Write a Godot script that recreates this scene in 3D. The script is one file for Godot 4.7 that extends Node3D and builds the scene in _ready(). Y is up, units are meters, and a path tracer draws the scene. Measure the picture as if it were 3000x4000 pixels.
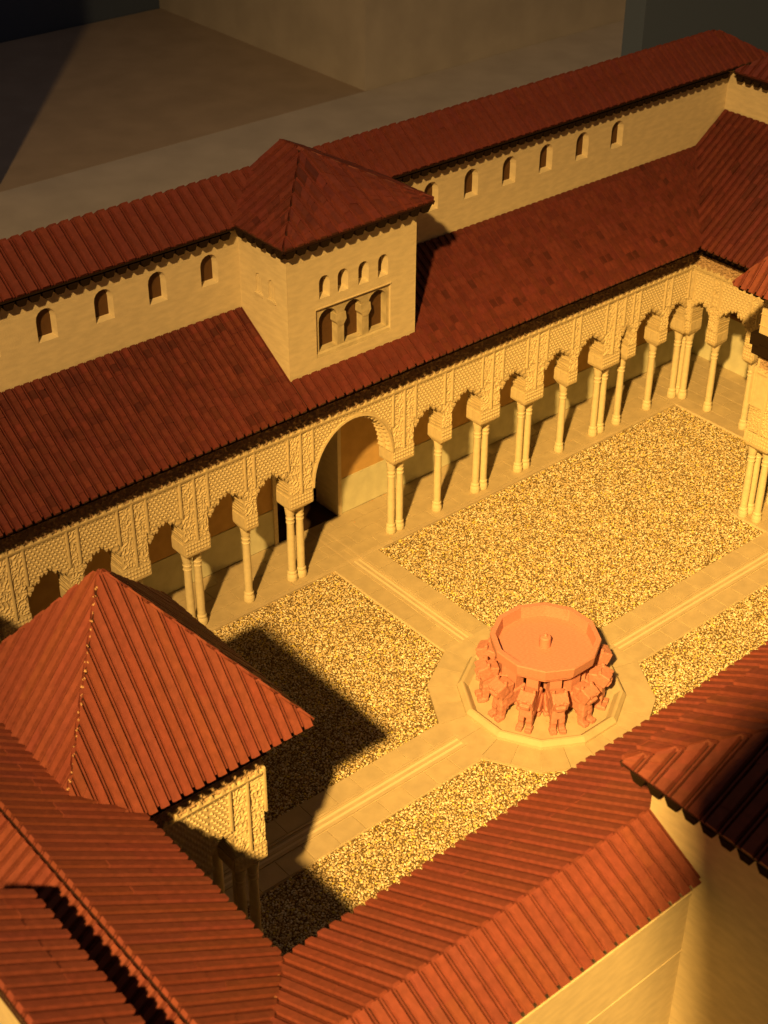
extends Node3D
# A museum model of a palace court: long galleries, two pavilions, a lion fountain; lit by one warm spot.

const ZC := 0.785          # court axis (fountain) seen from the long gallery's column line
const LX := 1.427          # half length of the court
var rng := RandomNumberGenerator.new()
var names := {}
var M := {}                # materials
var cache := {}            # shared meshes

# ------------------------------------------------------------------ mesh building
class MB:
	var v := PackedVector3Array()
	var n := PackedVector3Array()
	var c := PackedColorArray()
	func tri(a: Vector3, b: Vector3, d: Vector3, out: Vector3, col := Color.WHITE) -> void:
		var nn := (b - a).cross(d - a)
		if nn.length_squared() < 1e-20:
			return
		nn = nn.normalized()
		if nn.dot(out) >= 0.0:
			v.append(a); v.append(d); v.append(b)
		else:
			nn = -nn
			v.append(a); v.append(b); v.append(d)
		n.append(nn); n.append(nn); n.append(nn)
		c.append(col); c.append(col); c.append(col)
	func quad(a: Vector3, b: Vector3, d: Vector3, e: Vector3, out: Vector3, col := Color.WHITE) -> void:
		tri(a, b, d, out, col)
		tri(a, d, e, out, col)
	func hexa(p: Array, col := Color.WHITE) -> void:   # 8 corners: bottom ring 0-3, top ring 4-7
		var m := Vector3.ZERO
		for q in p:
			m += q
		m /= 8.0
		for f in [[0, 1, 2, 3], [4, 5, 6, 7], [0, 1, 5, 4], [1, 2, 6, 5], [2, 3, 7, 6], [3, 0, 4, 7]]:
			var mid: Vector3 = (p[f[0]] + p[f[1]] + p[f[2]] + p[f[3]]) / 4.0
			quad(p[f[0]], p[f[1]], p[f[2]], p[f[3]], mid - m, col)
	func box(lo: Vector3, hi: Vector3, col := Color.WHITE) -> void:
		hexa([Vector3(lo.x, lo.y, lo.z), Vector3(hi.x, lo.y, lo.z), Vector3(hi.x, lo.y, hi.z), Vector3(lo.x, lo.y, hi.z),
			Vector3(lo.x, hi.y, lo.z), Vector3(hi.x, hi.y, lo.z), Vector3(hi.x, hi.y, hi.z), Vector3(lo.x, hi.y, hi.z)], col)
	func bevel(lo: Vector3, hi: Vector3, b: float, col := Color.WHITE) -> void:   # box with a chamfered top
		var y := hi.y - b
		box(lo, Vector3(hi.x, y, hi.z), col)
		hexa([Vector3(lo.x, y, lo.z), Vector3(hi.x, y, lo.z), Vector3(hi.x, y, hi.z), Vector3(lo.x, y, hi.z),
			Vector3(lo.x + b, hi.y, lo.z + b), Vector3(hi.x - b, hi.y, lo.z + b), Vector3(hi.x - b, hi.y, hi.z - b), Vector3(lo.x + b, hi.y, hi.z - b)], col)
	func lathe(prof: Array, sides: int, at := Vector3.ZERO, off := 0.0, smooth := true, col := Color.WHITE) -> void:   # prof: Vector2(radius, y)
		for i in sides:
			var a0 := TAU * i / sides + off
			var a1 := TAU * (i + 1) / sides + off
			var d0 := Vector3(cos(a0), 0, sin(a0))
			var d1 := Vector3(cos(a1), 0, sin(a1))
			for k in prof.size() - 1:
				var p: Vector2 = prof[k]
				var q: Vector2 = prof[k + 1]
				var t := (q - p).normalized()
				var o := (d0 + d1).normalized() * t.y + Vector3(0, -t.x, 0)
				var s := v.size()
				quad(at + d0 * p.x + Vector3(0, p.y, 0), at + d1 * p.x + Vector3(0, p.y, 0), at + d1 * q.x + Vector3(0, q.y, 0), at + d0 * q.x + Vector3(0, q.y, 0), o, col)
				if smooth:
					for j in range(s, v.size()):
						var r := v[j] - at
						var rad := Vector3(r.x, 0, r.z)
						if rad.length() > 1e-6:
							n[j] = (rad.normalized() * t.y + Vector3(0, -t.x, 0)).normalized()
	func mesh(mat: Material) -> ArrayMesh:
		var m := ArrayMesh.new()
		if v.is_empty():
			return m
		var a := []
		a.resize(Mesh.ARRAY_MAX)
		a[Mesh.ARRAY_VERTEX] = v
		a[Mesh.ARRAY_NORMAL] = n
		a[Mesh.ARRAY_COLOR] = c
		m.add_surface_from_arrays(Mesh.PRIMITIVE_TRIANGLES, a)
		m.surface_set_material(0, mat)
		return m

func thing(called: String, label: String, category: String, at := Transform3D.IDENTITY, group := "") -> Node3D:
	var o := Node3D.new()
	o.name = numbered(called)
	add_child(o, true)
	o.transform = at
	tag(o, label, category, group)
	return o

func tag(o: Node3D, label: String, category: String, group := "", kind := "") -> void:
	if label: o.set_meta("label", label)
	if category: o.set_meta("category", category)
	if group: o.set_meta("group", group)
	if kind: o.set_meta("kind", kind)

func numbered(s: String) -> String:
	names[s] = names.get(s, -1) + 1
	return s if names[s] == 0 else "%s_%03d" % [s, names[s]]

func put(called: String, mesh: Mesh, parent: Node3D, at := Transform3D.IDENTITY) -> MeshInstance3D:
	var o := MeshInstance3D.new()
	if parent == self:
		o.name = numbered(called)
	else:
		var used: Dictionary = parent.get_meta("_n", {})
		used[called] = used.get(called, -1) + 1
		o.name = called if used[called] == 0 else "%s_%03d" % [called, used[called]]
		parent.set_meta("_n", used)
	o.mesh = mesh
	parent.add_child(o, true)
	o.transform = at
	return o

func structure(called: String, mesh: Mesh) -> MeshInstance3D:
	var o := put(called, mesh, self)
	o.set_meta("kind", "structure")
	return o

func at(x: float, y: float, z: float) -> Transform3D:
	return Transform3D(Basis.IDENTITY, Vector3(x, y, z))

func frame(origin: Vector3, zdir: Vector3) -> Transform3D:   # x along, y up, z out of the wall
	var xd := Vector3.UP.cross(zdir)
	return Transform3D(Basis(xd, Vector3.UP, zdir), origin)

func lin(r: float, g: float, b: float) -> Color:
	return Color(r, g, b).linear_to_srgb()

# ------------------------------------------------------------------ materials
func noise_tex(seed_: int, freq: float, lo: float, hi: float, octaves := 4, kind := FastNoiseLite.TYPE_SIMPLEX_SMOOTH, size := 512, stretch := 1.0) -> ImageTexture:
	var f := FastNoiseLite.new()
	f.seed = seed_
	f.noise_type = kind
	f.frequency = freq
	f.fractal_octaves = octaves
	var im := f.get_seamless_image(size, size)
	im.convert(Image.FORMAT_RGB8)
	for y in size:
		for x in size:
			var g: float = lerpf(lo, hi, im.get_pixel(x, int(y * stretch) % size).r)
			im.set_pixel(x, y, Color(g, g, g))
	im.generate_mipmaps()
	return ImageTexture.create_from_image(im)

func mat(col: Color, rough: float, tex: Texture2D = null, scale := 4.0, bump: Texture2D = null, bump_cm := 0.05, vcol := true, spec := 0.4) -> StandardMaterial3D:
	var m := StandardMaterial3D.new()
	m.albedo_color = col
	m.roughness = rough
	m.metallic_specular = spec
	m.vertex_color_use_as_albedo = vcol
	m.uv1_triplanar = true
	m.uv1_world_triplanar = true
	m.uv1_scale = Vector3.ONE * scale
	if tex:
		m.albedo_texture = tex
	if bump:
		m.heightmap_enabled = true
		m.heightmap_texture = bump
		m.heightmap_scale = bump_cm
	return m

func make_materials() -> void:
	var soft := noise_tex(1, 0.012, 0.91, 1.0, 5)
	var grit := noise_tex(2, 0.09, 0.0, 1.0, 3)
	var blot := noise_tex(3, 0.02, 0.80, 1.0, 5)
	var grain := noise_tex(4, 0.03, 0.78, 1.0, 3)
	M.plaster = mat(lin(0.69, 0.60, 0.43), 0.85, soft, 3.0, grit, 0.045)
	M.plaster.uv1_scale = Vector3(3.0, 9.0, 3.0)
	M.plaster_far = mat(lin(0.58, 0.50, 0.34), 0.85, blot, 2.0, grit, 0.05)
	M.stucco = mat(lin(0.66, 0.56, 0.37), 0.8, soft, 7.0, grit, 0.03)
	M.column = mat(lin(0.70, 0.62, 0.44), 0.7, soft, 8.0, grit, 0.015)
	M.tile = mat(lin(0.27, 0.074, 0.062), 0.62, blot, 5.0, grit, 0.03)
	M.tile_dark = mat(lin(0.165, 0.036, 0.033), 0.62, blot, 5.0, grit, 0.03)
	M.deck = mat(lin(0.035, 0.009, 0.007), 0.8, blot, 5.0)
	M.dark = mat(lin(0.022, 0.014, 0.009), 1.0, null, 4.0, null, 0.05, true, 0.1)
	M.frieze = mat(lin(0.46, 0.33, 0.22), 0.8, soft, 7.0)
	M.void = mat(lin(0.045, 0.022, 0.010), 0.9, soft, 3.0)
	M.pane = mat(lin(0.11, 0.055, 0.022), 0.75, soft, 6.0)
	M.ochre = mat(lin(0.60, 0.40, 0.17), 0.85, soft, 3.0, grit, 0.02)
	M.dado = mat(lin(0.66, 0.66, 0.50), 0.8, soft, 3.0, grit, 0.02)
	M.band = mat(lin(0.30, 0.17, 0.09), 0.8, soft, 7.0)
	M.slab = mat(lin(0.53, 0.445, 0.32), 0.75, soft, 3.0, grit, 0.02)
	M.joint = mat(lin(0.64, 0.56, 0.42), 0.8)
	M.bed = mat(lin(0.17, 0.12, 0.055), 0.9, blot, 9.0)
	M.basin = mat(lin(0.72, 0.33, 0.28), 0.5, grain, 6.0)
	M.basin.uv1_scale = Vector3(6, 26, 40)
	M.basin.uv1_world_triplanar = false
	M.floor = mat(lin(0.40, 0.385, 0.44), 0.7, soft, 0.6)
	M.niche = mat(lin(0.31, 0.26, 0.25), 0.8, soft, 0.6)
	M.blue = mat(lin(0.065, 0.095, 0.19), 0.9)
	M.phone = mat(lin(0.02, 0.02, 0.022), 0.4)
	M.glue = mat(lin(0.50, 0.30, 0.18), 0.6)
	var g := mat(lin(1, 1, 1), 0.5)
	g.metallic = 0.0
	g.uv1_triplanar = false
	M.gravel = g

# ------------------------------------------------------------------ tiled roofs
func row_mesh(key: String, l0: float, l1: float, l2: float, l3: float, pitch: float, h: float, segs: int, rough: float, m_: Material) -> ArrayMesh:
	# one tile row: along local -z from (l0, l1: start at its left and right edge) to (l2, l3: end); tile by tile
	if key and cache.has(key):
		return cache[key]
	var mb := MB.new()
	var b := pitch * 0.335
	var t := pitch * 0.270
	var cuts := [0.0]
	for k in range(1, segs):
		cuts.append((k + rng.randf_range(-0.35, 0.35)) / segs)
	cuts.append(1.0)
	for k in segs:
		var f0: float = cuts[k]
		var f1: float = cuts[k + 1]
		var zl0 := -lerpf(l0, l2, f0)
		var zr0 := -lerpf(l1, l3, f0)
		var zl1 := -lerpf(l0, l2, f1)
		var zr1 := -lerpf(l1, l3, f1)
		var g := 1.0 - rng.randf() * rough
		if segs > 6 and rng.randf() < 0.09:
			g *= 0.7
		var col := Color(g, g * rng.randf_range(0.90, 1.05), g * rng.randf_range(0.85, 1.05))
		var hh := h * (1.0 + rng.randf_range(-0.09, 0.09))
		var w := rng.randf_range(-0.015, 0.015) * pitch
		var h1 := hh * (0.92 if segs > 6 else 1.0)
		mb.hexa([Vector3(-b + w, -0.001, zl0), Vector3(b + w, -0.001, zr0), Vector3(b + w, -0.001, zr1), Vector3(-b + w, -0.001, zl1),
			Vector3(-t + w, hh, lerpf(zl0, zr0, 0.2)), Vector3(t + w, hh, lerpf(zl0, zr0, 0.8)), Vector3(t + w, h1, lerpf(zl1, zr1, 0.8)), Vector3(-t + w, h1, lerpf(zl1, zr1, 0.2))], col)
	# the thin rib in the groove on the right
	var c0 := pitch * 0.5
	var rl := l1 + (0.007 if l0 < 0.0 else 0.0)
	var re := l3
	if re - rl > 0.004:
		var g2 := rng.randf_range(0.72, 0.95)
		mb.hexa([Vector3(c0 - pitch * 0.075, -0.001, -rl), Vector3(c0 + pitch * 0.075, -0.001, -rl), Vector3(c0 + pitch * 0.075, -0.001, -re), Vector3(c0 - pitch * 0.075, -0.001, -re),
			Vector3(c0 - pitch * 0.05, h * 0.62, -rl), Vector3(c0 + pitch * 0.05, h * 0.62, -rl), Vector3(c0 + pitch * 0.05, h * 0.62, -re), Vector3(c0 - pitch * 0.05, h * 0.62, -re)], Color(g2, g2 * 0.95, g2 * 0.95))
	var m := mb.mesh(m_)
	if key:
		cache[key] = m
	return m

# A roof plane. f: local frame on the eave line (x along eave, y out of the plane, z down the slope). lo(t), hi(t): start and end up the slope at t along the eave.
func roof_face(parent: Node3D, f: Transform3D, t0: float, t1: float, pitch: float, lo: Callable, hi: Callable, segs := 8, rough := 0.25, h := 0.0085) -> void:
	var m_: Material = M.tile_dark if parent.get_parent().has_meta("old") else M.tile
	var count := int(round((t1 - t0) / pitch))
	pitch = (t1 - t0) / count
	var deck := MB.new()
	for i in count:
		var a := t0 + i * pitch
		var b := a + pitch
		var m := (a + b) / 2.0
		var e := 0.0015
		var s0: float = lo.call(a + e)
		var s1: float = lo.call(b - e)
		var e0: float = maxf(hi.call(a + e), s0)
		var e1: float = maxf(hi.call(b - e), s1)
		if e0 - s0 < 0.003 and e1 - s1 < 0.003:
			continue
		var s0d := s0 + (0.007 if s0 == 0.0 and s1 == 0.0 and pitch < 0.031 else 0.0)
		var s1d := s1 + (0.007 if s0 == 0.0 and s1 == 0.0 and pitch < 0.031 else 0.0)
		deck.hexa([Vector3(a, -0.010, -s0d), Vector3(b, -0.010, -s1d), Vector3(b, -0.010, -e1), Vector3(a, -0.010, -e0),
			Vector3(a, 0, -s0d), Vector3(b, 0, -s1d), Vector3(b, 0, -e1), Vector3(a, 0, -e0)])
		var over := 0.006 if s0 == 0.0 and s1 == 0.0 and pitch < 0.031 else 0.0
		var key := ""
		if absf(s0 - s1) < 1e-5 and absf(e0 - e1) < 1e-5:
			key = "row%s%.4f_%.4f_%.4f_%d_%.2f_%d" % [m_ == M.tile, s0, e0, pitch, segs, rough, rng.randi() % 7]
		put("tile_row", row_mesh(key, s0 - over, s1 - over, e0, e1, pitch, h, segs, rough, m_), parent, f * at(m, 0, 0))
	parent.set_meta("_d", deck)

func slope_frame(origin: Vector3, along: Vector3, down: Vector3) -> Transform3D:
	var up := down.cross(along).normalized()
	return Transform3D(Basis(along, up, down.normalized()), origin)

func roof(parent: Node3D) -> MeshInstance3D:   # an empty roof part; its deck is set by roof_done
	return put("roof", null, parent)

func roof_done(r: MeshInstance3D, decks: Array) -> void:
	var all := MB.new()
	for d in decks:
		all.v.append_array(d.v); all.n.append_array(d.n); all.c.append_array(d.c)
	r.mesh = all.mesh(M.deck)
	for k in ["_d", "_n"]:
		if r.has_meta(k): r.remove_meta(k)

func face(r: Node3D, decks: Array, f: Transform3D, t0: float, t1: float, pitch: float, lo: Callable, hi: Callable, segs := 8, rough := 0.25, h := 0.0085) -> void:
	roof_face(r, f, t0, t1, pitch, lo, hi, segs, rough, h)
	var d: MB = r.get_meta("_d")
	for i in d.v.size():
		d.v[i] = f * d.v[i]
		d.n[i] = f.basis * d.n[i]
	decks.append(d)

# Corbels under an eave, in a wall frame (x along, z out): one part each, shared mesh
func corbels(parent: Node3D, f: Transform3D, x0: float, x1: float, pitch: float, y: float, z0: float, z1: float, drop: float) -> void:
	var key := "corbel%.3f_%.3f" % [pitch, z1 - z0]
	if not cache.has(key):
		var mb := MB.new()
		var a := pitch * 0.44
		var b := pitch * 0.25
		mb.hexa([Vector3(-b, -drop, 0), Vector3(b, -drop, 0), Vector3(b, -drop, (z1 - z0) * 0.9), Vector3(-b, -drop, (z1 - z0) * 0.9),
			Vector3(-a, 0, 0), Vector3(a, 0, 0), Vector3(a, 0, z1 - z0), Vector3(-a, 0, z1 - z0)])
		cache[key] = mb.mesh(M.dark)
	var n := int((x1 - x0) / pitch)
	for i in n:
		put("corbel", cache[key], parent, f * at(x0 + (i + 0.5) * (x1 - x0) / n, y, z0))

# ------------------------------------------------------------------ walls with arched windows
# Front face of a wall in the xy plane at z = 0, openings w: {x, w, y0, y1, deep, splay}; returns nothing, adds wall mesh and window parts
func window_curve(w: Dictionary, n := 8) -> Array:
	var pts := [Vector2(w.x - w.w / 2, w.y0), Vector2(w.x + w.w / 2, w.y0)]
	var r: float = w.w / 2
	var ys: float = w.y1 - r
	for i in n + 1:
		var a := PI * i / n
		pts.append(Vector2(w.x + r * cos(a), ys + r * sin(a)))
	return pts

func wall_face(mb: MB, x0: float, x1: float, y0: float, y1: float, wins: Array) -> void:
	var x := x0
	var out := Vector3(0, 0, 1)
	for w in wins:
		var a: float = w.x - w.w / 2
		var b: float = w.x + w.w / 2
		mb.quad(Vector3(x, y0, 0), Vector3(a, y0, 0), Vector3(a, y1, 0), Vector3(x, y1, 0), out)
		mb.quad(Vector3(a, y0, 0), Vector3(b, y0, 0), Vector3(b, w.y0, 0), Vector3(a, w.y0, 0), out)
		var p := window_curve(w)
		for i in range(2, p.size() - 1):
			mb.quad(Vector3(p[i].x, p[i].y, 0), Vector3(p[i + 1].x, p[i + 1].y, 0), Vector3(p[i + 1].x, y1, 0), Vector3(p[i].x, y1, 0), out)
		x = b
	mb.quad(Vector3(x, y0, 0), Vector3(x1, y0, 0), Vector3(x1, y1, 0), Vector3(x, y1, 0), out)

func window_part(parent: Node3D, f: Transform3D, w: Dictionary, m: Material) -> void:
	var p := window_curve(w)
	var q := []
	var s: float = w.get("splay", 0.006)
	for e in p:
		q.append(Vector2(w.x + (e.x - w.x) * (1.0 - 2.0 * s / w.w), maxf(e.y - s * 0.7, w.y0 + (s * 1.2 if w.get("sill", true) else 0.0))))
	var rev := MB.new()
	var d: float = w.deep
	var mid := Vector3(w.x, (w.y0 + w.y1) / 2, -d / 2)
	for i in p.size():
		var j := (i + 1) % p.size()
		var a := Vector3(p[i].x, p[i].y, 0)
		var b := Vector3(p[j].x, p[j].y, 0)
		var c := Vector3(q[j].x, q[j].y, -d)
		var e := Vector3(q[i].x, q[i].y, -d)
		rev.quad(a, b, c, e, mid - (a + b) / 2)
	var win := put("window", rev.mesh(m), parent, f)
	var pn := MB.new()
	for i in range(1, q.size() - 1):
		pn.tri(Vector3(q[0].x, q[0].y, -d), Vector3(q[i].x, q[i].y, -d), Vector3(q[i + 1].x, q[i + 1].y, -d), Vector3(0, 0, 1))
	put("pane", pn.mesh(M.pane), win)
	win.remove_meta("_n")

# ------------------------------------------------------------------ carved stucco
var worm := FastNoiseLite.new()
func carved(mb: MB, x0: float, x1: float, y0: float, y1: float, z: float, amp: float, cell: float, sx: float, sy: float, off: float) -> void:
	# a field of worm-like relief on the plane z, facing +z
	var nx := maxi(2, int((x1 - x0) / cell))
	var ny := maxi(2, int((y1 - y0) / cell))
	var hs := []
	for j in ny + 1:
		for i in nx + 1:
			var px := lerpf(x0, x1, float(i) / nx)
			var py := lerpf(y0, y1, float(j) / ny)
			var r := 1.0 - absf(worm.get_noise_2d((px * sx + off) * 1000.0, (py * sy + off * 0.7) * 1000.0)) * 2.2
			var edge: float = 0.4 if i == 0 or j == 0 or i == nx or j == ny else 1.0
			hs.append(Vector3(px, py, z + amp * edge * clampf(smoothstep(0.15, 0.8, r), 0.0, 1.0)))
	for j in ny:
		for i in nx:
			var k := j * (nx + 1) + i
			mb.quad(hs[k], hs[k + 1], hs[k + nx + 2], hs[k + nx + 1], Vector3(0, 0, 1))

func side_layers(mb: MB, x: float, sgn: float, z0: float, z1: float, y0: float, y1: float, seed_: int) -> void:
	# stacked irregular layers (stalactites) on the side of a pier
	var r := RandomNumberGenerator.new()
	r.seed = seed_
	var y := y0
	while y < y1 - 0.002:
		var h := minf(r.randf_range(0.006, 0.011), y1 - y)
		var p := r.randf_range(0.000, 0.0032)
		var t := r.randf_range(-0.003, 0.003)
		mb.hexa([Vector3(x - sgn * 0.004, y + t, z0), Vector3(x + sgn * p * 0.4, y + t, z0), Vector3(x + sgn * p * 0.4, y - t, z1), Vector3(x - sgn * 0.004, y - t, z1),
			Vector3(x - sgn * 0.004, y + h * 0.9 + t, z0), Vector3(x + sgn * (p + 0.001), y + h * 0.9 + t, z0), Vector3(x + sgn * (p + 0.001), y + h * 0.9 - t, z1), Vector3(x - sgn * 0.004, y + h * 0.9 - t, z1)])
		y += h

const ZF := 0.034          # front of the arcade
const ZB := -0.026
const COLH := 0.2435
const RAIL := 0.488
func pier_mesh(w: float, variant: int, top_w: float) -> ArrayMesh:
	var key := "pier%.4f_%d_%.4f" % [w, variant, top_w]
	if cache.has(key):
		return cache[key]
	var mb := MB.new()
	var h := w / 2
	# abacus in two steps
	var y := COLH
	for s in [[0.62, 0.8, 0.007], [0.82, 0.96, 0.006], [1.0, 1.04, 0.006]]:
		var a: float = h * s[0]
		var b: float = h * s[1]
		mb.hexa([Vector3(-a, y, ZB * s[0]), Vector3(a, y, ZB * s[0]), Vector3(a, y, ZF * s[0]), Vector3(-a, y, ZF * s[0]),
			Vector3(-b, y + s[2], ZB * s[1]), Vector3(b, y + s[2], ZB * s[1]), Vector3(b, y + s[2], ZF * s[1]), Vector3(-b, y + s[2], ZF * s[1])])
		y += s[2] + 0.0004
	# capital band, with a cut lattice
	mb.box(Vector3(-h * 1.04, y, ZB), Vector3(h * 1.04, y + 0.038, ZF + 0.0005))
	var nx := int(w / 0.0095)
	for i in nx:
		for j in 3:
			var cx := -h + (i + 0.5) * w / nx
			var cy := y + 0.007 + j * 0.0115
			var r := 0.0052
			var ap := Vector3(cx, cy, ZF + 0.0042)
			var zz := ZF + 0.0007
			var q := [Vector3(cx - r, cy - r * 0.5, zz), Vector3(cx + r * 0.4, cy - r, zz), Vector3(cx + r, cy + r * 0.5, zz), Vector3(cx - r * 0.4, cy + r, zz)]
			for k in 4:
				mb.tri(q[k], q[(k + 1) % 4], ap, Vector3(0, 0, 1))
	for sg: float in [-1.0, 1.0]:      # the block's sides are split in two
		for zz in [[ZB + 0.003, 0.0015], [0.0030, ZF - 0.003]]:
			var xa := sg * h * 1.04
			mb.box(Vector3(minf(xa, xa + sg * 0.0028), y + 0.003, zz[0]), Vector3(maxf(xa, xa + sg * 0.0028), y + 0.034, zz[1]))
	y += 0.0385
	# carved body
	mb.box(Vector3(-h, y, ZB), Vector3(h, 0.385, ZF - 0.003))
	side_layers(mb, -h, -1, ZB + 0.002, ZF - 0.004, y, 0.385, variant * 7 + 1)
	side_layers(mb, h, 1, ZB + 0.002, ZF - 0.004, y, 0.385, variant * 7 + 2)
	mb.box(Vector3(-top_w / 2, 0.3852, ZB), Vector3(top_w / 2, RAIL + 0.02, ZF - 0.003))
	carved(mb, -h, h, y + 0.001, 0.386, ZF - 0.0022, 0.0042, 0.0021, 1.0, 1.0, variant * 0.37)
	carved(mb, -top_w / 2, top_w / 2, 0.3862, RAIL + 0.012, ZF - 0.0022, 0.0042, 0.0021, 1.0, 1.0, variant * 0.61)
	# thin vertical mouldings
	var strips := [-top_w / 2 + 0.002, top_w / 2 - 0.002]
	if w > 0.06:
		strips.append(0.0)
	for sx in strips:
		var yb: float = y if absf(sx) < 0.001 else 0.386
		mb.hexa([Vector3(sx - 0.0035, yb, ZF - 0.003), Vector3(sx + 0.0035, yb, ZF - 0.003), Vector3(sx + 0.002, yb, ZF + 0.0048), Vector3(sx - 0.002, yb, ZF + 0.0048),
			Vector3(sx - 0.0035, RAIL + 0.014, ZF - 0.003), Vector3(sx + 0.0035, RAIL + 0.014, ZF - 0.003), Vector3(sx + 0.002, RAIL + 0.014, ZF + 0.0048), Vector3(sx - 0.002, RAIL + 0.014, ZF + 0.0048)])
	cache[key] = mb.mesh(M.stucco)
	return cache[key]

# Lattice panel over a bay of half width h, between pier edges; its lower edge is a stepped arch, or a round one
func panel_mesh(h: float, round_arch: bool, flat := false) -> ArrayMesh:
	var key := "panel%.4f_%s_%s" % [h, round_arch, flat]
	if cache.has(key):
		return cache[key]
	var mb := MB.new()
	var n := 24 if round_arch else 14
	var rise := 0.165 if round_arch else clampf(h * 0.8, 0.03, 0.07)
	var y0 := 0.302 if round_arch else 0.362
	var low := func(x: float) -> float:
		var t := clampf(absf(x) / h, 0.0, 1.0)
		if round_arch:
			return y0 + rise * sqrt(maxf(0.0, 1.0 - t * t))
		if flat:
			return 0.313
		return y0 + rise * pow(1.0 - t, 0.75)
	var top := RAIL + 0.002
	var z := ZF - 0.001
	for i in n:
		# finer columns near the springing
		var a := -h + 2.0 * h * (0.5 - 0.5 * cos(PI * i / n))
		var b := -h + 2.0 * h * (0.5 - 0.5 * cos(PI * (i + 1) / n))
		var ya: float = low.call(a)
		var yb: float = low.call(b)
		if not round_arch:
			ya = maxf(ya, yb) - (0.006 if i % 2 == 0 else 0.0)
			yb = ya
		mb.hexa([Vector3(a, ya, ZB), Vector3(b, yb, ZB), Vector3(b, yb, z), Vector3(a, ya, z), Vector3(a, top, ZB), Vector3(b, top, ZB), Vector3(b, top, z), Vector3(a, top, z)])
		if not round_arch and ya < top - 0.01:   # little hanging teeth along the arch
			var m := (a + b) / 2
			mb.hexa([Vector3(m - 0.0012, ya - 0.008, z - 0.008), Vector3(m + 0.0012, ya - 0.008, z - 0.008), Vector3(m + 0.0012, ya - 0.008, z + 0.002), Vector3(m - 0.0012, ya - 0.008, z + 0.002),
				Vector3(m - 0.0045, ya + 0.001, z - 0.01), Vector3(m + 0.0045, ya + 0.001, z - 0.01), Vector3(m + 0.0045, ya + 0.001, z + 0.003), Vector3(m - 0.0045, ya + 0.001, z + 0.003)])
	# lattice of little lozenges
	var d := 0.0125
	var rows := int((top - 0.30) / (d * 0.75)) + 1
	for j in rows:
		var cy := top - 0.006 - j * d * 0.75
		var cols := int(2.0 * h / d)
		for i in cols + 1:
			var cx := -h + (i + (0.5 if j % 2 else 0.0)) * d
			if absf(cx) > h - 0.003:
				continue
			if cy - 0.005 < low.call(cx) + (0.006 if round_arch else 0.0):
				continue
			var r := d * 0.43
			var ap := Vector3(cx, cy, z + 0.0048)
			var q := [Vector3(cx - r, cy, z + 0.0002), Vector3(cx, cy - r * 1.1, z + 0.0002), Vector3(cx + r, cy, z + 0.0002), Vector3(cx, cy + r * 1.1, z + 0.0002)]
			for k in 4:
				mb.tri(q[k], q[(k + 1) % 4], ap, Vector3(0, 0, 1))
	if round_arch:   # archivolt: moulding and a fringe of lobes on the soffit
		for i in 30:
			var a0 := PI * i / 30
			var a1 := PI * (i + 1) / 30
			var p0 := Vector2(h * cos(a0), y0 + rise * sin(a0))
			var p1 := Vector2(h * cos(a1), y0 + rise * sin(a1))
			var o0 := p0 + Vector2(cos(a0), sin(a0)) * 0.006
			var o1 := p1 + Vector2(cos(a1), sin(a1)) * 0.006
			mb.hexa([Vector3(p0.x, p0.y, z - 0.003), Vector3(p1.x, p1.y, z - 0.003), Vector3(p1.x, p1.y, z + 0.0055), Vector3(p0.x, p0.y, z + 0.0055),
				Vector3(o0.x, o0.y, z - 0.003), Vector3(o1.x, o1.y, z - 0.003), Vector3(o1.x, o1.y, z + 0.0045), Vector3(o0.x, o0.y, z + 0.0045)])
			var i0 := Vector2(h * cos((a0 + a1) / 2), y0 + rise * sin((a0 + a1) / 2))
			var inn := i0 - Vector2(cos((a0 + a1) / 2), sin((a0 + a1) / 2)) * 0.010
			for zz in [[z - 0.022, z - 0.001], [ZB + 0.004, z - 0.030]]:
				mb.hexa([Vector3(p0.x, p0.y, zz[0]), Vector3(p1.x, p1.y, zz[0]), Vector3(p1.x, p1.y, zz[1]), Vector3(p0.x, p0.y, zz[1]),
					Vector3(inn.x, inn.y, zz[0] + 0.003), Vector3(inn.x + 0.003, inn.y, zz[0] + 0.003), Vector3(inn.x + 0.003, inn.y, zz[1] - 0.004), Vector3(inn.x, inn.y, zz[1] - 0.004)])
	cache[key] = mb.mesh(M.stucco)
	return cache[key]

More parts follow.
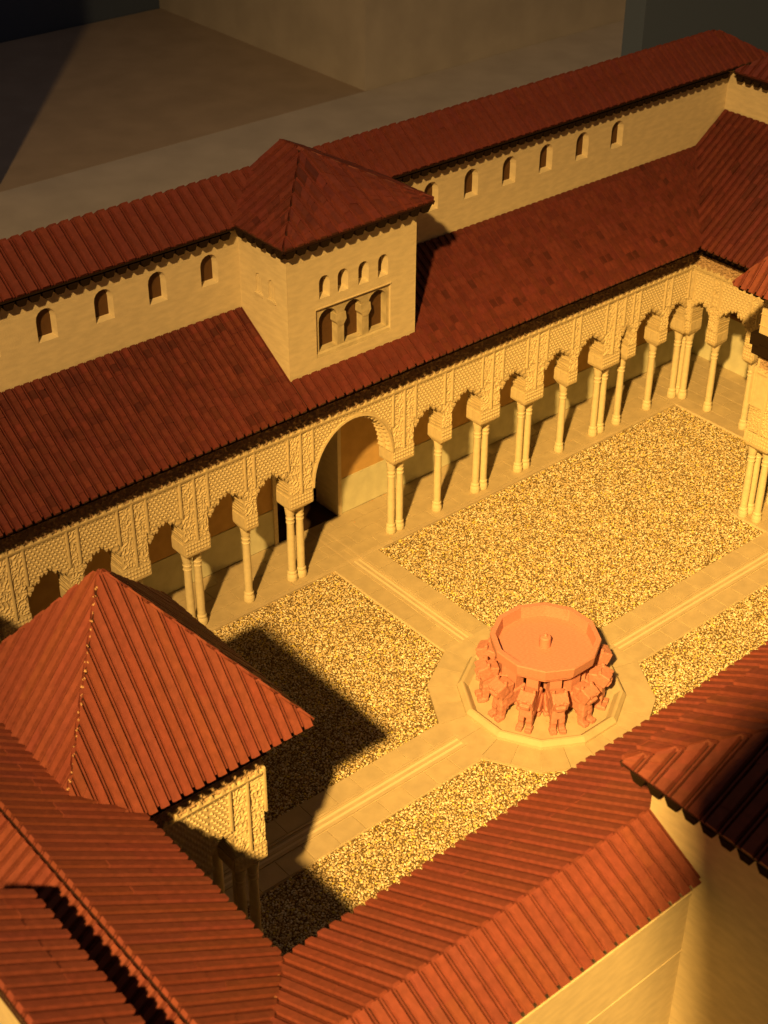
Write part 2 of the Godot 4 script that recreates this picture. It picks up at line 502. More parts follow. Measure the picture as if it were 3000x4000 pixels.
func column_parts(parent: Node3D, f: Transform3D, x: float, z: float) -> void:
	if not cache.has("shaft"):
		var s := MB.new()
		s.lathe([Vector2(0.0112, 0.034), Vector2(0.0116, 0.09), Vector2(0.0110, 0.15), Vector2(0.0102, 0.194)], 12)
		cache["shaft"] = s.mesh(M.column)
		var b := MB.new()
		b.lathe([Vector2(0.0, 0.0), Vector2(0.0145, 0.0), Vector2(0.0158, 0.004), Vector2(0.0158, 0.014), Vector2(0.0138, 0.021), Vector2(0.0126, 0.023), Vector2(0.0140, 0.025), Vector2(0.0140, 0.030), Vector2(0.0122, 0.033), Vector2(0.0117, 0.0345)], 12)
		cache["base"] = b.mesh(M.column)
		var c := MB.new()
		c.lathe([Vector2(0.0106, 0.1935), Vector2(0.0124, 0.195), Vector2(0.0124, 0.198), Vector2(0.0108, 0.200), Vector2(0.0108, 0.206), Vector2(0.0126, 0.208), Vector2(0.0126, 0.211), Vector2(0.0110, 0.213),
			Vector2(0.0112, 0.220), Vector2(0.0128, 0.222), Vector2(0.0130, 0.226), Vector2(0.0142, 0.234), Vector2(0.0150, COLH), Vector2(0.0, COLH)], 12)
		cache["capital"] = c.mesh(M.column)
	var col := put("column", cache["shaft"], parent, f * Transform3D(Basis(Vector3.UP, rng.randf() * 3.0), Vector3(x, 0, z)))
	put("column_base", cache["base"], col)
	put("capital", cache["capital"], col)
	col.remove_meta("_n")

# piers: [x, n] with n = 1 (one column) or 2 (a pair) along x
# n = 3, -3: a pair's block over a single column, at its inner side
func arcade(parent: Node3D, f: Transform3D, piers: Array, x0: float, x1: float, round_bay := -1, col_z := 0.0, frieze_top := 0.585) -> void:
	for i in piers.size():
		var p: Array = piers[i]
		var w := 0.038 if p[1] == 1 else 0.076
		var tw := 0.033 if p[1] == 1 else 0.086
		put("pier", pier_mesh(w, rng.randi() % 4, tw), parent, f * at(p[0], 0, 0))
		if p[1] == 1:
			column_parts(parent, f, p[0], col_z)
		else:
			if p[1] != 3:
				column_parts(parent, f, p[0] - 0.0158, col_z)
			if p[1] != -3:
				column_parts(parent, f, p[0] + 0.0158, col_z)
		if i < piers.size() - 1:
			var q: Array = piers[i + 1]
			var a: float = p[0] + (0.017 if p[1] == 1 else 0.043)
			var b: float = q[0] - (0.017 if q[1] == 1 else 0.043)
			if b - a > 0.02:
				put("lattice_panel", panel_mesh((b - a) / 2, i == round_bay), parent, f * at((a + b) / 2, 0, 0))
	var rail := MB.new()
	rail.hexa([Vector3(x0, RAIL, ZF - 0.002), Vector3(x1, RAIL, ZF - 0.002), Vector3(x1, RAIL, ZF + 0.004), Vector3(x0, RAIL, ZF + 0.004),
		Vector3(x0, RAIL + 0.007, ZF - 0.002), Vector3(x1, RAIL + 0.007, ZF - 0.002), Vector3(x1, RAIL + 0.007, ZF + 0.006), Vector3(x0, RAIL + 0.007, ZF + 0.006)])
	rail.box(Vector3(x0, RAIL + 0.0005, ZB), Vector3(x1, frieze_top, ZF - 0.004))
	var tn := int((x1 - x0) / 0.0245)
	for i in tn:
		var tx := x0 + (i + 0.5) * (x1 - x0) / tn
		rail.hexa([Vector3(tx - 0.0055, RAIL + 0.0072, ZF - 0.003), Vector3(tx + 0.0055, RAIL + 0.0072, ZF - 0.003), Vector3(tx + 0.0055, RAIL + 0.0072, ZF + 0.0055), Vector3(tx - 0.0055, RAIL + 0.0072, ZF + 0.0055),
			Vector3(tx - 0.0008, RAIL + 0.0185, ZF - 0.003), Vector3(tx + 0.0008, RAIL + 0.0185, ZF - 0.003), Vector3(tx + 0.0008, RAIL + 0.0185, ZF + 0.0050), Vector3(tx - 0.0008, RAIL + 0.0185, ZF + 0.0050)])
	put("rail", rail.mesh(M.stucco), parent, f)
	# carved wooden frieze above the rail, built in lengths that share a mesh
	var n := maxi(1, int(round((x1 - x0) / 0.3)))
	var l := (x1 - x0) / n
	var key := "frieze%.4f" % l
	if not cache.has(key):
		var mb := MB.new()
		carved(mb, 0, l, RAIL + 0.009, frieze_top - 0.03, ZF - 0.003, 0.007, 0.0024, 0.8, 1.0, 4.0)
		cache[key] = mb.mesh(M.frieze)
	for i in n:
		put("frieze", cache[key], parent, f * at(x0 + i * l, 0, 0))
	var beam := MB.new()
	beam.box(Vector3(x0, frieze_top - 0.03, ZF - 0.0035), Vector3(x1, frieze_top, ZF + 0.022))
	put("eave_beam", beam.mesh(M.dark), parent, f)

# ------------------------------------------------------------------ paving
func slab_mesh(sx: float, sz: float) -> ArrayMesh:
	var key := "slab%.4f_%.4f_%d" % [sx, sz, rng.randi() % 3]
	if not cache.has(key):
		var mb := MB.new()
		var g := rng.randf_range(0.88, 1.0)
		mb.bevel(Vector3(-sx / 2, -0.006, -sz / 2), Vector3(sx / 2, 0, sz / 2), 0.0006, Color(g, g, g * rng.randf_range(0.95, 1.0)))
		cache[key] = mb.mesh(M.slab)
	return cache[key]

func pave(parent: Node3D, x0: float, x1: float, z0: float, z1: float, lx: float, lz: float, stagger: bool, along_x: bool, gap := 0.0016) -> void:
	# rectangles in courses; along_x: courses run along x
	var a0 := z0 if along_x else x0
	var a1 := z1 if along_x else x1
	var b0 := x0 if along_x else z0
	var b1 := x1 if along_x else z1
	var ca := maxi(1, int(round((a1 - a0) / (lz if along_x else lx))))
	var da := (a1 - a0) / ca
	var lb := lx if along_x else lz
	for i in ca:
		var s := lb * 0.5 if stagger and i % 2 else 0.0
		var b := b0 - s
		while b < b1 - 0.004:
			var lo := maxf(b, b0)
			var hi := minf(b + lb, b1)
			if hi - lo > 0.006:
				var ac := a0 + (i + 0.5) * da
				var bc := (lo + hi) / 2
				var w := hi - lo - gap
				var y := rng.randf_range(-0.0003, 0.0003)
				if along_x:
					put("paving_slab", slab_mesh(w, da - gap), parent, at(bc, y, ac))
				else:
					put("paving_slab", slab_mesh(da - gap, w), parent, at(ac, y, bc))
			b += lb

func poly_plate(pts: Array, y0: float, y1: float, m: Material) -> ArrayMesh:
	var mb := MB.new()
	var pv := PackedVector2Array(pts)
	var idx := Geometry2D.triangulate_polygon(pv)
	for i in range(0, idx.size(), 3):
		var a := pv[idx[i]]
		var b := pv[idx[i + 1]]
		var c := pv[idx[i + 2]]
		mb.tri(Vector3(a.x, y1, a.y), Vector3(b.x, y1, b.y), Vector3(c.x, y1, c.y), Vector3.UP)
		mb.tri(Vector3(a.x, y0, a.y), Vector3(b.x, y0, b.y), Vector3(c.x, y0, c.y), Vector3.DOWN)
	var ccw := not Geometry2D.is_polygon_clockwise(pv)
	for i in pv.size():
		var a := pv[i]
		var b := pv[(i + 1) % pv.size()]
		var d := (b - a)
		var o := Vector3(d.y, 0, -d.x) * (1.0 if ccw else -1.0)
		mb.quad(Vector3(a.x, y0, a.y), Vector3(b.x, y0, b.y), Vector3(b.x, y1, b.y), Vector3(a.x, y1, a.y), o)
	return mb.mesh(m)

func gravel_bed(pts: Array, seed_: int) -> void:
	var pv := PackedVector2Array(pts)
	if not cache.has("grain"):
		var mb := MB.new()
		var r := RandomNumberGenerator.new()
		r.seed = 5
		var ring := []
		for i in 5:
			var a := TAU * i / 5
			ring.append(Vector3(cos(a) * r.randf_range(0.75, 1.1), r.randf_range(-0.15, 0.2), sin(a) * r.randf_range(0.75, 1.1)))
		var top := Vector3(0.15, 0.75, -0.1)
		var bot := Vector3(0, -0.6, 0)
		for i in 5:
			mb.tri(ring[i], ring[(i + 1) % 5], top, ring[i] + ring[(i + 1) % 5] + Vector3(0, 1, 0))
			mb.tri(ring[i], ring[(i + 1) % 5], bot, ring[i] + ring[(i + 1) % 5] - Vector3(0, 1, 0))
		cache["grain"] = mb.mesh(M.gravel)
	var r := RandomNumberGenerator.new()
	r.seed = seed_
	var lo := pv[0]
	var hi := pv[0]
	for p in pv:
		lo = lo.min(p)
		hi = hi.max(p)
	var step := 0.0047
	var place := []
	var z := lo.y
	while z < hi.y:
		var x := lo.x
		while x < hi.x:
			var q := Vector2(x + r.randf_range(-0.5, 0.5) * step, z + r.randf_range(-0.5, 0.5) * step)
			if Geometry2D.is_point_in_polygon(q, pv):
				place.append(q)
			x += step
		z += step
	var mm := MultiMesh.new()
	mm.transform_format = MultiMesh.TRANSFORM_3D
	mm.use_colors = true
	mm.mesh = cache["grain"]
	mm.instance_count = place.size()
	for i in place.size():
		var q: Vector2 = place[i]
		var s := r.randf_range(0.0021, 0.0038)
		var b := Basis.from_euler(Vector3(r.randf_range(-0.9, 0.9), r.randf() * TAU, r.randf_range(-0.9, 0.9))).scaled(Vector3(s, s * r.randf_range(0.6, 0.9), s))
		mm.set_instance_transform(i, Transform3D(b, Vector3(q.x, -0.0075 + r.randf_range(0.0, 0.0035), q.y)))
		var k := r.randf()
		var col := Color(0.66, 0.53, 0.32) * r.randf_range(0.65, 1.1)
		if k < 0.15:
			col = Color(0.26, 0.19, 0.09) * r.randf_range(0.6, 1.4)
		elif k < 0.215:
			col = Color(0.75, 0.62, 0.16)
		elif k < 0.45:
			col = Color(0.78, 0.72, 0.58)
		mm.set_instance_color(i, col)
	var o := MultiMeshInstance3D.new()
	o.name = numbered("gravel")
	o.multimesh = mm
	add_child(o, true)
	tag(o, "", "", "", "stuff")

func ring_point(deg: float, r: float) -> Vector2:
	return Vector2(r * cos(deg_to_rad(deg)), ZC + r * sin(deg_to_rad(deg)))

# ------------------------------------------------------------------ lion (one continuous carved body)
func rbox(p: Vector3, c: Vector3, h: Vector3, r: float, tilt := 0.0) -> float:
	var q := p - c
	if tilt != 0.0:
		q = Vector3(q.x * cos(tilt) + q.y * sin(tilt), -q.x * sin(tilt) + q.y * cos(tilt), q.z)
	var d := q.abs() - h + Vector3.ONE * r
	return d.max(Vector3.ZERO).length() + minf(maxf(d.x, maxf(d.y, d.z)), 0.0) - r

func smin(a: float, b: float, k: float) -> float:
	var h := maxf(k - absf(a - b), 0.0) / k
	return minf(a, b) - h * h * k * 0.25

func lion_sdf(p0: Vector3) -> float:
	var p := Vector3(p0.x, p0.y, absf(p0.z))
	var d := rbox(p, Vector3(-0.018, 0.058, 0), Vector3(0.036, 0.021, 0.0185), 0.006, -0.12)         # trunk
	d = smin(d, rbox(p, Vector3(0.014, 0.055, 0), Vector3(0.0150, 0.030, 0.0165), 0.004, 0.10), 0.004)  # chest
	d = smin(d, rbox(p, Vector3(0.006, 0.087, 0), Vector3(0.014, 0.021, 0.0185), 0.003, 0.12), 0.004) # mane
	d = smin(d, rbox(p, Vector3(0.026, 0.0935, 0), Vector3(0.0150, 0.0185, 0.0205), 0.002, -0.42), 0.002) # head
	d = smin(d, rbox(p, Vector3(0.0395, 0.083, 0), Vector3(0.0055, 0.0085, 0.0125), 0.002, -0.42), 0.002)  # muzzle
	d = smin(d, rbox(p, Vector3(0.018, 0.1155, 0.0155), Vector3(0.0045, 0.0070, 0.0042), 0.0015), 0.002)  # ears
	d = smin(d, rbox(p, Vector3(0.021, 0.025, 0.0105), Vector3(0.0085, 0.025, 0.0072), 0.002, 0.05), 0.003)  # fore legs
	d = smin(d, rbox(p, Vector3(0.030, 0.0060, 0.0120), Vector3(0.0115, 0.0060, 0.0085), 0.002), 0.002)      # fore paws
	d = smin(d, rbox(p, Vector3(-0.040, 0.040, 0.0145), Vector3(0.0140, 0.023, 0.0080), 0.005, 0.5), 0.005)  # haunch
	d = smin(d, rbox(p, Vector3(-0.048, 0.018, 0.0145), Vector3(0.0055, 0.014, 0.0060), 0.003, -0.35), 0.004) # hock
	d = smin(d, rbox(p, Vector3(-0.040, 0.0055, 0.0145), Vector3(0.0110, 0.0055, 0.0070), 0.003), 0.003)     # hind paws
	d = smin(d, rbox(p, Vector3(-0.058, 0.045, 0), Vector3(0.004, 0.020, 0.0035), 0.002, 0.15), 0.003)       # tail
	d = maxf(d, -rbox(p, Vector3(0.0440, 0.1010, 0.0100), Vector3(0.0040, 0.0026, 0.0040), 0.001))           # eyes
	d = maxf(d, -rbox(p, Vector3(0.0465, 0.0815, 0), Vector3(0.0035, 0.0011, 0.0095), 0.0005))               # mouth
	d = maxf(d, -rbox(p, Vector3(0.028, 0.016, 0), Vector3(0.024, 0.024, 0.0026), 0.001))                    # gap of the fore legs
	return d

func lion_mesh() -> ArrayMesh:
	var cell := 0.0021
	var lo := Vector3(-0.068, -0.004, -0.030)
	var dim := Vector3i(58, 62, 29)
	var val := PackedFloat32Array()
	val.resize(dim.x * dim.y * dim.z)
	var jig := FastNoiseLite.new()
	jig.seed = 9
	jig.frequency = 90.0
	for k in dim.z:
		for j in dim.y:
			for i in dim.x:
				var p := lo + Vector3(i, j, k) * cell
				val[i + dim.x * (j + dim.y * k)] = lion_sdf(p) + jig.get_noise_3dv(p) * 0.0009
	var idx := {}
	var verts := PackedVector3Array()
	for k in dim.z - 1:
		for j in dim.y - 1:
			for i in dim.x - 1:
				var sum := Vector3.ZERO
				var cnt := 0
				var inside := 0
				var c8 := PackedFloat32Array()
				for e in 8:
					var s := val[(i + (e & 1)) + dim.x * ((j + ((e >> 1) & 1)) + dim.y * (k + (e >> 2)))]
					c8.append(s)
					if s < 0.0: inside += 1
				if inside == 0 or inside == 8:
					continue
				for e in [[0, 1], [2, 3], [4, 5], [6, 7], [0, 2], [1, 3], [4, 6], [5, 7], [0, 4], [1, 5], [2, 6], [3, 7]]:
					var a := c8[e[0]]
					var b := c8[e[1]]
					if (a < 0.0) != (b < 0.0):
						var t := a / (a - b)
						var pa := Vector3(e[0] & 1, (e[0] >> 1) & 1, e[0] >> 2)
						var pb := Vector3(e[1] & 1, (e[1] >> 1) & 1, e[1] >> 2)
						sum += pa.lerp(pb, t)
						cnt += 1
				idx[i + dim.x * (j + dim.y * k)] = verts.size()
				verts.append(lo + (Vector3(i, j, k) + sum / cnt) * cell)
	var mb := MB.new()
	var sx := 1
	var sy := dim.x
	var sz := dim.x * dim.y
	for k in range(1, dim.z - 1):
		for j in range(1, dim.y - 1):
			for i in range(1, dim.x - 1):
				var o := i + dim.x * (j + dim.y * k)
				var a := val[o]
				for ax in 3:
					var st: int = [sx, sy, sz][ax]
					var b := val[o + st]
					if (a < 0.0) == (b < 0.0):
						continue
					var u: int = [sy, sz, sx][ax]
					var w: int = [sz, sx, sy][ax]
					var q := [o, o - u, o - u - w, o - w]
					if not (idx.has(q[0]) and idx.has(q[1]) and idx.has(q[2]) and idx.has(q[3])):
						continue
					var out: Vector3 = [Vector3.RIGHT, Vector3.UP, Vector3.BACK][ax] * (1.0 if a < 0.0 else -1.0)
					mb.quad(verts[idx[q[0]]], verts[idx[q[1]]], verts[idx[q[2]]], verts[idx[q[3]]], out)
	var tone := FastNoiseLite.new()
	tone.seed = 3
	tone.frequency = 60.0
	for i in mb.v.size():
		var k := 0.93 + 0.13 * tone.get_noise_3dv(mb.v[i] * 1.0 + mb.n[i] * 0.02)
		mb.c[i] = Color(k, k * 0.97, k * 0.96)
	return mb.mesh(M.basin)

# ------------------------------------------------------------------ scene
func _ready() -> void:
	rng.seed = 11
	worm.seed = 21
	worm.noise_type = FastNoiseLite.TYPE_SIMPLEX_SMOOTH
	worm.frequency = 0.066
	worm.fractal_type = FastNoiseLite.FRACTAL_NONE
	# camera
	var cam := Camera3D.new()
	cam.name = "camera"
	add_child(cam)
	var eye := Vector3(-2.20166, 2.55176, 2.75660)
	cam.transform = Transform3D(Basis(Vector3(0.764089, 0.004127, 0.645097), Vector3(0.361268, 0.825731, -0.433189), Vector3(-0.534465, 0.564049, 0.629442)).orthonormalized(), eye)
	var at_ := CameraAttributesPhysical.new()
	at_.frustum_focal_length = 35.498
	at_.frustum_focus_distance = 3.75
	at_.exposure_aperture = 4.5
	cam.attributes = at_
	cam.fov = 37.36
	cam.near = 0.1
	cam.far = 60.0
	cam.current = true
	# surroundings: a dim room, no sky
	var env := Environment.new()
	env.background_mode = Environment.BG_COLOR
	env.background_color = lin(0.046, 0.031, 0.018)
	env.tonemap_mode = Environment.TONE_MAPPER_LINEAR
	env.tonemap_exposure = 0.98
	env.sdfgi_enabled = true
	env.ssao_enabled = true
	env.ssil_enabled = true
	var we := WorldEnvironment.new()
	we.name = "room_light"
	we.environment = env
	add_child(we)
	# the one lamp: a warm museum spot high behind the viewer's left shoulder
	var lamp_at := Vector3(-6.276, 6.933, 4.952)
	var aim := Vector3(-0.05, 0.2, 1.05)
	var spot := SpotLight3D.new()
	spot.name = "spot"
	spot.light_color = lin(1.0, 0.56, 0.155)
	spot.light_energy = 108.0
	spot.spot_range = 40.0
	spot.spot_attenuation = 2.0
	spot.spot_angle = 25.0
	spot.spot_angle_attenuation = 0.9
	spot.light_size = 0.17
	spot.shadow_enabled = true
	add_child(spot)
	spot.look_at_from_position(lamp_at, aim)
	var core := spot.duplicate()          # the bright middle of the same beam
	core.name = "spot_beam"
	core.light_color = lin(1.0, 0.545, 0.105)
	core.light_energy = 225.0
	core.spot_angle = 8.8
	core.spot_angle_attenuation = 1.0
	add_child(core)
	core.look_at_from_position(lamp_at, Vector3(0.22, 0.2, 1.05))

	# the museum room's own dim ceiling panel, over the floor behind the model
	var panel := AreaLight3D.new()
	panel.name = "ceiling_panel"
	panel.light_color = lin(1.0, 0.83, 0.70)
	panel.light_energy = 1.7
	panel.area_size = Vector2(1.6, 1.6)
	panel.area_range = 30.0
	panel.area_attenuation = 2.0
	panel.shadow_enabled = true
	add_child(panel)
	panel.transform = Transform3D(Basis(Vector3.RIGHT, -PI / 2), Vector3(3.2, 5.5, -3.4))
	make_materials()
	setting()
	court()
	long_gallery()
	far_wing()
	near_wings()
	pavilions()
	fountain()
	extras(lamp_at, aim, cam.transform)
	for o in find_children("*", "", true, false):
		if o.has_meta("_n"): o.remove_meta("_n")
		if o.has_meta("old"): o.remove_meta("old")

func setting() -> void:
	var mb := MB.new()
	mb.box(Vector3(-9, -0.12, -3.06), Vector3(12, -0.0175, 8))
	structure("floor", mb.mesh(M.floor))
	var b := MB.new()
	b.box(Vector3(-1.95, -0.0170, -0.55), Vector3(2.4, -0.0085, 2.6))
	structure("base_board", b.mesh(M.bed))
	var w := MB.new()
	w.box(Vector3(2.60, -0.12, -4.95), Vector3(4.62, 3.2, -3.062))
	var o := put("display_wall", w.mesh(M.floor), self)
	tag(o, "grey brown wall end behind the model, right of the recess", "wall")
	var l := MB.new()
	l.box(Vector3(-3.0, -0.12, -4.95), Vector3(0.52, 3.2, -3.062))
	o = put("display_wall", l.mesh(M.floor), self)
	tag(o, "grey brown wall left of the recess whose shadow falls on the recess floor", "wall")
	var f := MB.new()
	f.box(Vector3(0.5, -0.12, -4.94), Vector3(2.62, -0.0172, -3.0605))
	structure("recess_floor", f.mesh(M.niche))
	var k := MB.new()
	k.box(Vector3(-3, -0.12, -5.2), Vector3(4.62, 3.2, -4.952))
	o = put("dark_wall", k.mesh(M.blue), self)
	tag(o, "dark blue grey wall at the back of the recess", "wall")
	var e := MB.new()
	e.box(Vector3(4.4, -0.12, -7.3), Vector3(14, 3.2, -7.0))
	o = put("dark_wall", e.mesh(M.blue), self)
	tag(o, "dark blue grey wall far behind the right end of the long roof", "wall")
	var bp := MB.new()
	bp.box(Vector3(2.262, -0.017, -1.10), Vector3(5.5, 2.6, -1.0))
	o = put("display_panel", bp.mesh(M.blue), self)
	tag(o, "dark blue grey upright panel behind the far end of the long roof", "panel")
	var g := MB.new()
	g.box(Vector3(4.62, -0.12, -7.0), Vector3(14, -0.0178, -3.0605))
	structure("floor", g.mesh(M.blue))

func court() -> void:
	var P := 0.08          # half width of the paths
	# one bed under all the gravel
	var galleries := Node3D.new()
	galleries.name = "gallery_floor"
	add_child(galleries)
	tag(galleries, "", "", "", "structure")
	var base := MB.new()
	base.box(Vector3(-1.72, -0.0080, -0.165), Vector3(1.72, -0.0022, 0.0425))
	base.box(Vector3(1.3795, -0.0080, 0.0425), Vector3(1.72, -0.0022, 1.5275))
	base.box(Vector3(-1.72, -0.0080, 0.0425), Vector3(-1.3795, -0.0022, 1.5275))
	base.box(Vector3(-1.72, -0.0080, 1.5275), Vector3(1.72, -0.0022, 1.76))
	put("mortar_bed", base.mesh(M.joint), galleries)
	pave(galleries, -1.10, 1.379, -0.166, 0.030, 0.105, 0.049, true, true)
	pave(galleries, -1.10, 1.379, 0.0305, 0.043, 0.31, 0.0125, false, true, 0.0008)
	pave(galleries, 1.3795, 1.700, -0.166, 0.60, 0.053, 0.105, true, false)
	pave(galleries, -1.60, -1.3795, 0.9, 1.52, 0.055, 0.105, true, false)
	# paths: two strips of slabs and a channel between
	var long := Node3D.new()
	long.name = numbered("path")
	add_child(long)
	tag(long, "", "", "", "structure")
	var cross := Node3D.new()
	cross.name = numbered("path")
	add_child(cross)
	tag(cross, "", "", "", "structure")
	var jb := MB.new()
	for s: float in [-1.0, 1.0]:
		jb.box(Vector3(s * 0.645 - 0.367, -0.0082, ZC - P), Vector3(s * 0.645 + 0.367, -0.0024, ZC + P))
	put("mortar_bed", jb.mesh(M.joint), long)
	var jc := MB.new()
	jc.box(Vector3(-P, -0.0082, 0.043), Vector3(P, -0.0024, ZC - 0.278))
	jc.box(Vector3(-P, -0.0082, ZC + 0.278), Vector3(P, -0.0024, 1.527))
	put("mortar_bed", jc.mesh(M.joint), cross)
	for s: float in [-1.0, 1.0]:
		var a := 0.272 if s > 0 else -1.012
		var b := 1.012 if s > 0 else -0.272
		pave(long, a, b, ZC - P, ZC - 0.024, 0.074, 0.06, false, true)
		pave(long, a, b, ZC + 0.024, ZC + P, 0.074, 0.06, false, true)
	for r in [[0.0435, ZC - 0.272], [ZC + 0.272, 1.527]]:
		pave(cross, -P, -0.024, r[0], r[1], 0.06, 0.074, false, false)
		pave(cross, 0.024, P, r[0], r[1], 0.06, 0.074, false, false)
	# the water channels: a shallow groove between thin lips
	for c in [[long, Vector3(0.272, 0, ZC), Vector3(1.3, 0, ZC)], [long, Vector3(-1.3, 0, ZC), Vector3(-0.272, 0, ZC)], [cross, Vector3(0, 0, -0.16), Vector3(0, 0, ZC - 0.272)], [cross, Vector3(0, 0, ZC + 0.272), Vector3(0, 0, 1.52)]]:
		var m := MB.new()
		var p0: Vector3 = c[1]
		var p1: Vector3 = c[2]
		var dir := (p1 - p0).normalized()
		var sd := dir.cross(Vector3.UP)
		var prof := [[-0.0225, -0.0165, -0.006, 0.0012], [-0.0165, -0.0115, -0.006, -0.0016], [-0.0115, 0.0115, -0.006, -0.0030], [-0.004, 0.004, -0.0029, -0.0016], [0.0115, 0.0165, -0.006, -0.0016], [0.0165, 0.0225, -0.006, 0.0012]]
		for q in prof:
			m.hexa([p0 + sd * q[0] + Vector3(0, q[2], 0), p0 + sd * q[1] + Vector3(0, q[2], 0), p1 + sd * q[1] + Vector3(0, q[2], 0), p1 + sd * q[0] + Vector3(0, q[2], 0),
				p0 + sd * q[0] + Vector3(0, q[3], 0), p0 + sd * q[1] + Vector3(0, q[3], 0), p1 + sd * q[1] + Vector3(0, q[3], 0), p1 + sd * q[0] + Vector3(0, q[3], 0)])
		put("water_channel", m.mesh(M.slab), c[0])
	# ring of twelve slabs round the fountain
	var ring := Node3D.new()
	ring.name = "ring_path"
	add_child(ring)
	tag(ring, "", "", "", "structure")
	var rb := []
	for i in 12:
		rb.append(ring_point(15 + 30 * i, 0.290))
	put("mortar_bed", poly_plate(rb, -0.0084, -0.0026, M.joint), ring)
	for i in 24:
		var a0 := 15.0 * i
		var a1 := a0 + 15.0
		var gap := 0.14
		var R := func(a: float, r: float) -> float:
			return r * cos(deg_to_rad(15)) / cos(deg_to_rad(fposmod(a, 30.0) - (0.0 if fposmod(a, 30.0) < 15.0 else 30.0)))
		var r0 := ring_point(a0 + gap, R.call(a0, 0.205))
		var r1 := ring_point(a1 - gap, R.call(a1, 0.205))
		var r2 := ring_point(a1 - gap, R.call(a1, 0.290))
		var r3 := ring_point(a0 + gap, R.call(a0, 0.290))
		var mb := MB.new()
		var g := rng.randf_range(0.9, 1.0)
		mb.hexa([Vector3(r0.x, -0.006, r0.y), Vector3(r1.x, -0.006, r1.y), Vector3(r2.x, -0.006, r2.y), Vector3(r3.x, -0.006, r3.y),
			Vector3(r0.x, 0.0001, r0.y), Vector3(r1.x, 0.0001, r1.y), Vector3(r2.x, 0.0001, r2.y), Vector3(r3.x, 0.0001, r3.y)], Color(g, g, g))
		put("paving_slab", mb.mesh(M.slab), ring)
	# pavilion plinths
	for s: float in [-1.0, 1.0]:
		var pl := Node3D.new()
		pl.name = numbered("pavilion_floor")
		add_child(pl)
		tag(pl, "", "", "", "structure")
		var mb := MB.new()
		var a := 1.013 if s > 0 else -1.379
		var b := 1.379 if s > 0 else -1.013
		mb.box(Vector3(a, -0.0083, 0.5755), Vector3(b, -0.0023, 0.9945))
		put("mortar_bed", mb.mesh(M.joint), pl)
		pave(pl, a, b, 0.5755, ZC - 0.024, 0.0915, 0.0925, false, true)
		pave(pl, a, b, ZC + 0.024, 0.9945, 0.0915, 0.0925, false, true)
	# gravel quadrants
	var e := 0.0015
	for q in [[1.0, 1.0, 1], [-1.0, 1.0, 2], [-1.0, -1.0, 3], [1.0, -1.0, 4]]:
		# built for +x, towards the long gallery, then mirrored
		var pts := [Vector2(P + e, 0.0445), Vector2(1.3775, 0.0445), Vector2(1.3775, 0.574), Vector2(1.0115, 0.574), Vector2(1.0115, ZC - P - e)]
		var k := 0.2915
		pts.append(Vector2(k * cos(deg_to_rad(-16.0)), ZC - P - e))
		pts.append(ring_point(-45, k))
		pts.append(Vector2(P + e, ZC - k * sin(deg_to_rad(74.0))))
		var out := []
		for p in pts:
			out.append(Vector2(p.x * q[0], p.y if q[1] > 0 else 2 * ZC - p.y))
		gravel_bed(out, 100 + q[2])

